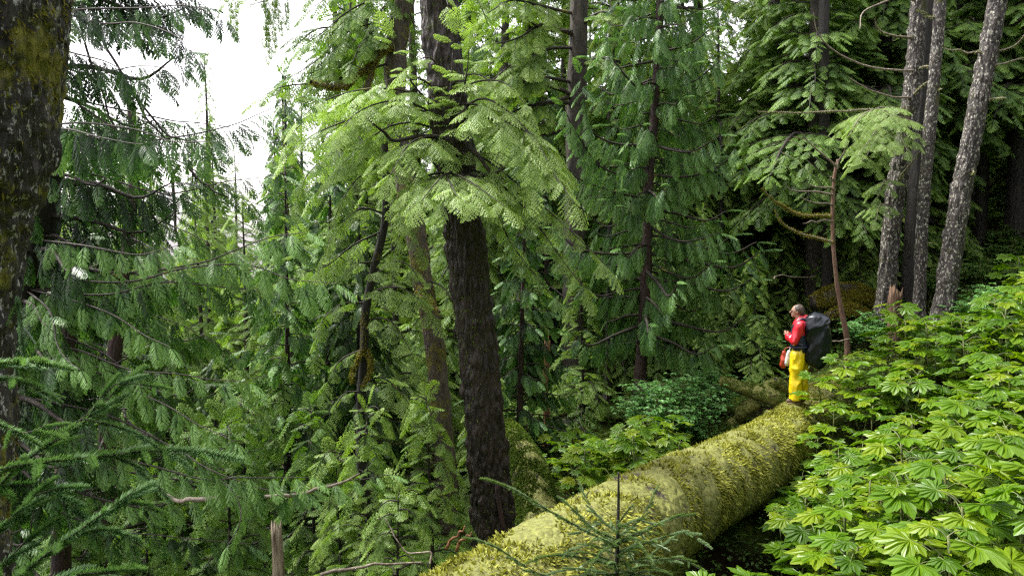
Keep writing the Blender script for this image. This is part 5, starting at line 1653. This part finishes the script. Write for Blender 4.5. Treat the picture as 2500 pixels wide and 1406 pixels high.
def hiker():
    yy = 14.0
    c = log_pt(yy)
    top = c + np.array([0, 0, log_r(yy) * 1.0 + .035])
    x = P(1949, 960, yy)[0]
    loc = (x, yy, top[2])
    rz = math.radians(157)
    o = thing("person", "hiker in red jacket and yellow rain trousers standing on the mossy log, facing left", "person", loc, rz)
    # body: one skin
    B = MB()
    capsule(B, (-.01, 0, .95), (0, 0, 1.12), .15, .135, .68)
    capsule(B, (0, 0, 1.12), (-.01, 0, 1.36), .135, .165, .62)
    capsule(B, (-.01, -.13, 1.42), (-.01, .13, 1.42), .06, .06, 1, ref=(1, 0, 0))
    capsule(B, (.0, 0, 1.42), (.045, 0, 1.56), .058, .055)
    ellip(B, (.055, 0, 1.655), (.095, .075, .105)); ellip(B, (.085, 0, 1.60), (.062, .055, .07))
    ellip(B, (.125, 0, 1.562), (.028, .03, .022))                       # chin
    capsule(B, (.145, 0, 1.655), (.172, 0, 1.622), .010, .015)           # nose
    ellip(B, (.137, 0, 1.668), (.02, .05, .012))                        # brow
    ellip(B, (.142, 0, 1.592), (.015, .026, .010))                      # lips
    for s in (-1, 1):
        ellip(B, (.045, s * .076, 1.635), (.018, .010, .03), 12)
        capsule(B, (.01 * s, s * .09, .92), (.025 * s + .01, s * .1, .5), .085, .055)
        capsule(B, (.025 * s + .01, s * .1, .5), (.03 * s - .01, s * .095, .09), .055, .038)
        capsule(B, (.03 * s - .03, s * .095, .045), (.03 * s + .13, s * .105, .03), .036, .03)
        el = (.09, s * .25, 1.13); wr = (.19, s * .12, 1.20)
        capsule(B, (-.01, s * .185, 1.42), el, .052, .04)
        capsule(B, el, wr, .04, .027)
        # hand: palm, four fingers of unequal length closed on the strap, thumb from the side
        w = np.array(wr); pc = w + np.array([.035, -s * .035, .05])
        capsule(B, w, pc, .026, .032, .6)
        for q, fl in enumerate([.045, .052, .05, .038]):
            a = pc + np.array([.014, -s * .004, .022 - q * .017])
            k1 = a + np.array([.02, -s * fl * .6, .008]); k2 = k1 + np.array([-.018, -s * fl * .35, .0]); k3 = k2 + np.array([-.018, s * .008, -.002])
            capsule(B, a, k1, .0085, .008, sides=8); capsule(B, k1, k2, .008, .0075, sides=8); capsule(B, k2, k3, .0075, .0065, sides=8)
        capsule(B, w + [.01, -s * .01, .03], w + [.0, -s * .045, .065], .011, .0095, sides=8)
        capsule(B, w + [.0, -s * .045, .065], w + [.015, -s * .07, .08], .0095, .008, sides=8)
    fuse("body", B, .0055, M_SKIN, o, smooth=1)
    # hair drawn back
    B = MB()
    ellip(B, (.028, 0, 1.675), (.098, .084, .098)); ellip(B, (-.02, 0, 1.64), (.055, .07, .075)); ellip(B, (-.06, 0, 1.60), (.03, .03, .035))
    fuse("hair", B, .008, M_HAIR, o, .003, 40, 1, (.3, 1, 1))
    B = MB()
    for s in (-1, 1):
        th = np.linspace(0, 2 * np.pi, 16)
        ring = np.stack([np.full(16, .155), s * .034 + np.cos(th) * .024, 1.650 + np.sin(th) * .018], -1)
        tube(B, ring, .0028, 5, cap=False)
        tube(B, np.array([[.152, s * .058, 1.655], [.10, s * .078, 1.655], [.05, s * .082, 1.652]]), .003, 5)
    tube(B, np.array([[.157, -.012, 1.652], [.162, 0, 1.655], [.157, .012, 1.652]]), .003, 5)
    link("glasses", B.mesh("glasses", True), M_GLS, o)
    # jacket
    B = MB()
    capsule(B, (-.01, 0, 1.24), (-.01, 0, 1.37), .185, .185, .72)
    capsule(B, (-.01, -.14, 1.42), (-.01, .14, 1.42), .085, .085, 1, ref=(1, 0, 0))
    capsule(B, (-.02, 0, 1.46), (-.005, 0, 1.515), .09, .075, .9)
    for s in (-1, 1):
        capsule(B, (-.01, s * .195, 1.41), (.085, s * .255, 1.13), .085, .075)
        capsule(B, (.085, s * .255, 1.13), (.18, s * .13, 1.195), .075, .058)
    fuse("jacket", B, .011, M_RED, o, .015, 7, 2, seed=2)
    B = MB(); capsule(B, (-.06, 0, 1.49), (-.085, 0, 1.53), .07, .06, .9)
    fuse("hood", B, .01, M_RED, o, .008, 14, 2, seed=5)
    B = MB(); capsule(B, (-.01, 0, .99), (-.015, 0, 1.18), .175, .18, .80)
    fuse("jacket_hem", B, .011, M_NAVY, o, .012, 9, 2, (1, 1, 2), 4)
    # trousers
    B = MB()
    capsule(B, (-.01, 0, .93), (-.01, 0, .88), .165, .16, .8)
    for s in (-1, 1):
        capsule(B, (.02 * s - .005, s * .085, .86), (.045 * s, s * .1, .45), .118, .104)
        ring = [(.045 * s, s * .1, .45), (.05 * s - .01, s * .105, .17)]
        capsule(B, ring[0], ring[1], .104, .100)
    for s in (-1, 1):
        tube(B, np.array([[.05 * s - .01, s * .105, .3], [.05 * s - .01, s * .105, .15], [.05 * s - .005, s * .105, .075]]), [.098, .103, .110], 24)
    fuse("trousers", B, .011, M_YEL, o, .019, 7, 2, (1.2, 1.2, .6), 7)
    for s in (-1, 1):
        B = MB()
        capsule(B, (.03 * s - .05, s * .1, .055), (.03 * s + .12, s * .115, .04), .05, .043)
        capsule(B, (.03 * s - .03, s * .1, .06), (.03 * s - .02, s * .1, .13), .052, .05)
        bt = fuse("boot", B, .009, M_BOOT, o, .002, 30, 1)
        B = MB(); capsule(B, (.03 * s - .05, s * .1, .008), (.03 * s + .125, s * .115, .008), .055, .05, .25, ref=(0, 1, 0))
        fuse("sole", B, .007, M_SOLE, bt, 0, 1, 0)
    # shoulder straps are part of the pack
    pk = thing("backpack", "large black rain-covered backpack worn by the hiker", "backpack", loc, rz)
    sl = [(915, 690, 740, .06), (885, 645, 775, .12), (840, 598, 810, .155), (780, 568, 832, .175), (700, 552, 848, .185), (600, 548, 852, .19), (500, 545, 846, .19), (420, 545, 830, .185), (350, 555, 802, .17), (300, 578, 772, .16), (270, 610, 725, .11), (255, 640, 695, .05)]
    rows = []
    for cy_, x0, x1, hw in sl:
        rows.append(((1320 - cy_) / 652, (515 - (x0 + x1) / 2) / 652 / .95, max(.02, ((x1 - x0) / 2) / 652 / .95 - hw * .08), hw))
    rows = np.array(rows)
    zz = np.linspace(rows[0, 0], rows[-1, 0], 60)
    cxs = np.interp(zz, rows[:, 0], rows[:, 1]); hx = np.interp(zz, rows[:, 0], rows[:, 2]); hy = np.interp(zz, rows[:, 0], rows[:, 3])
    th = np.linspace(0, 2 * np.pi, 60, endpoint=False)
    sq = lambda v: np.sign(v) * np.abs(v) ** .8
    V = np.concatenate([np.stack([cxs[i] + sq(np.cos(th)) * hx[i], sq(np.sin(th)) * hy[i], np.full(60, zz[i])], -1) for i in range(60)])
    rad = nrm(V - np.concatenate([np.tile([cxs[i], 0, zz[i]], (60, 1)) for i in range(60)]))
    fold = np.array([1.0, 1.0, .35])
    w = 1 - 2 * np.abs(fbm((V + np.stack([V[:, 2] * .5, 0 * V[:, 2], 0 * V[:, 2]], -1)) * fold * 5, 3, 5))
    V = V + rad * (w * .028)[:, None]
    q = [[i * 60 + j, i * 60 + (j + 1) % 60, (i + 1) * 60 + (j + 1) % 60, (i + 1) * 60 + j] for i in range(59) for j in range(60)]
    V = np.vstack([V, [[cxs[0], 0, zz[0] - .01]], [[cxs[-1], 0, zz[-1] + .005]]])
    t = [[(j + 1) % 60, j, 3600] for j in range(60)] + [[59 * 60 + j, 59 * 60 + (j + 1) % 60, 3601] for j in range(60)]
    B = MB(); B.add(V, q, t)
    link("rain_cover", B.mesh("rain_cover", True), M_PACK, pk)
    # hood of the cover: upper shell a little proud
    i0 = int(np.argmin(abs(zz - 1.40)))
    ctr = np.concatenate([np.tile([cxs[i], 0, zz[i]], (60, 1)) for i in range(i0, 60)])
    U = V[i0 * 60:3600].copy()
    dip = (np.cos(th) * -.10)[None, :] * np.linspace(1, 0, 60 - i0)[:, None]
    U = U + nrm(U - ctr) * .012
    U[:, 2] += dip.ravel() * np.tile(np.ones(60), 60 - i0)
    m_ = 60 - i0
    q = [[i * 60 + j, i * 60 + (j + 1) % 60, (i + 1) * 60 + (j + 1) % 60, (i + 1) * 60 + j] for i in range(m_ - 1) for j in range(60)]
    U = np.vstack([U, [[cxs[-1], 0, zz[-1] + .02]]])
    t = [[(m_ - 1) * 60 + j, (m_ - 1) * 60 + (j + 1) % 60, m_ * 60] for j in range(60)]
    B = MB(); B.add(U, q, t)
    link("cover_hood", B.mesh("cover_hood", True), M_PACKT, pk)
    for s in (-1, 1):
        B = MB()
        w = smooth_path([(-.14, s * .10, 1.44), (-.05, s * .125, 1.525), (.07, s * .13, 1.44), (.125, s * .13, 1.30), (.07, s * .17, 1.12), (-.08, s * .18, 1.05)], 30)
        tube(B, w, .019, 8)
        link("strap", B.mesh("strap", True), M_NAVY, pk)
    B = MB()
    th2 = np.linspace(-2.4, 2.4, 30)
    tube(B, np.stack([-.01 + .158 * np.cos(th2), .198 * np.sin(th2), 1.02 + 0 * th2], -1), .022, 8)
    link("hip_belt", B.mesh("hip_belt", True), M_NAVY, pk)
    # bags hanging at the front of the hips
    def bag(name, label, cx, cy_, z0, z1, wx, wy, mat, sd):
        B = MB()
        capsule(B, (cx, cy_, z0 + wx), (cx - .02, cy_, z1 - wx * .6), wx, wx * .55, wy / wx)
        b = thing(name, label, "bag", loc, rz)
        fuse("sack", B, .009, mat, b, .012, 12, 1, (1, 1, .5), sd)
        B = MB(); tube(B, smooth_path([(cx - .02, cy_, z1 - .03), (cx - .04, cy_, z1 + .04), (.12, .0, 1.0)], 8), .008, 6)
        link("handle", B.mesh("handle", True), mat, b)
    bag("hanging_bag", "orange-red sack hanging in front of the hiker's thigh", .275, -.02, .60, .93, .075, .06, M_ORBAG, 3)
    bag("hanging_bag", "white sack between the orange-red sack and the yellow trousers", .195, .03, .66, .94, .06, .05, M_WHBAG, 8)
hiker()
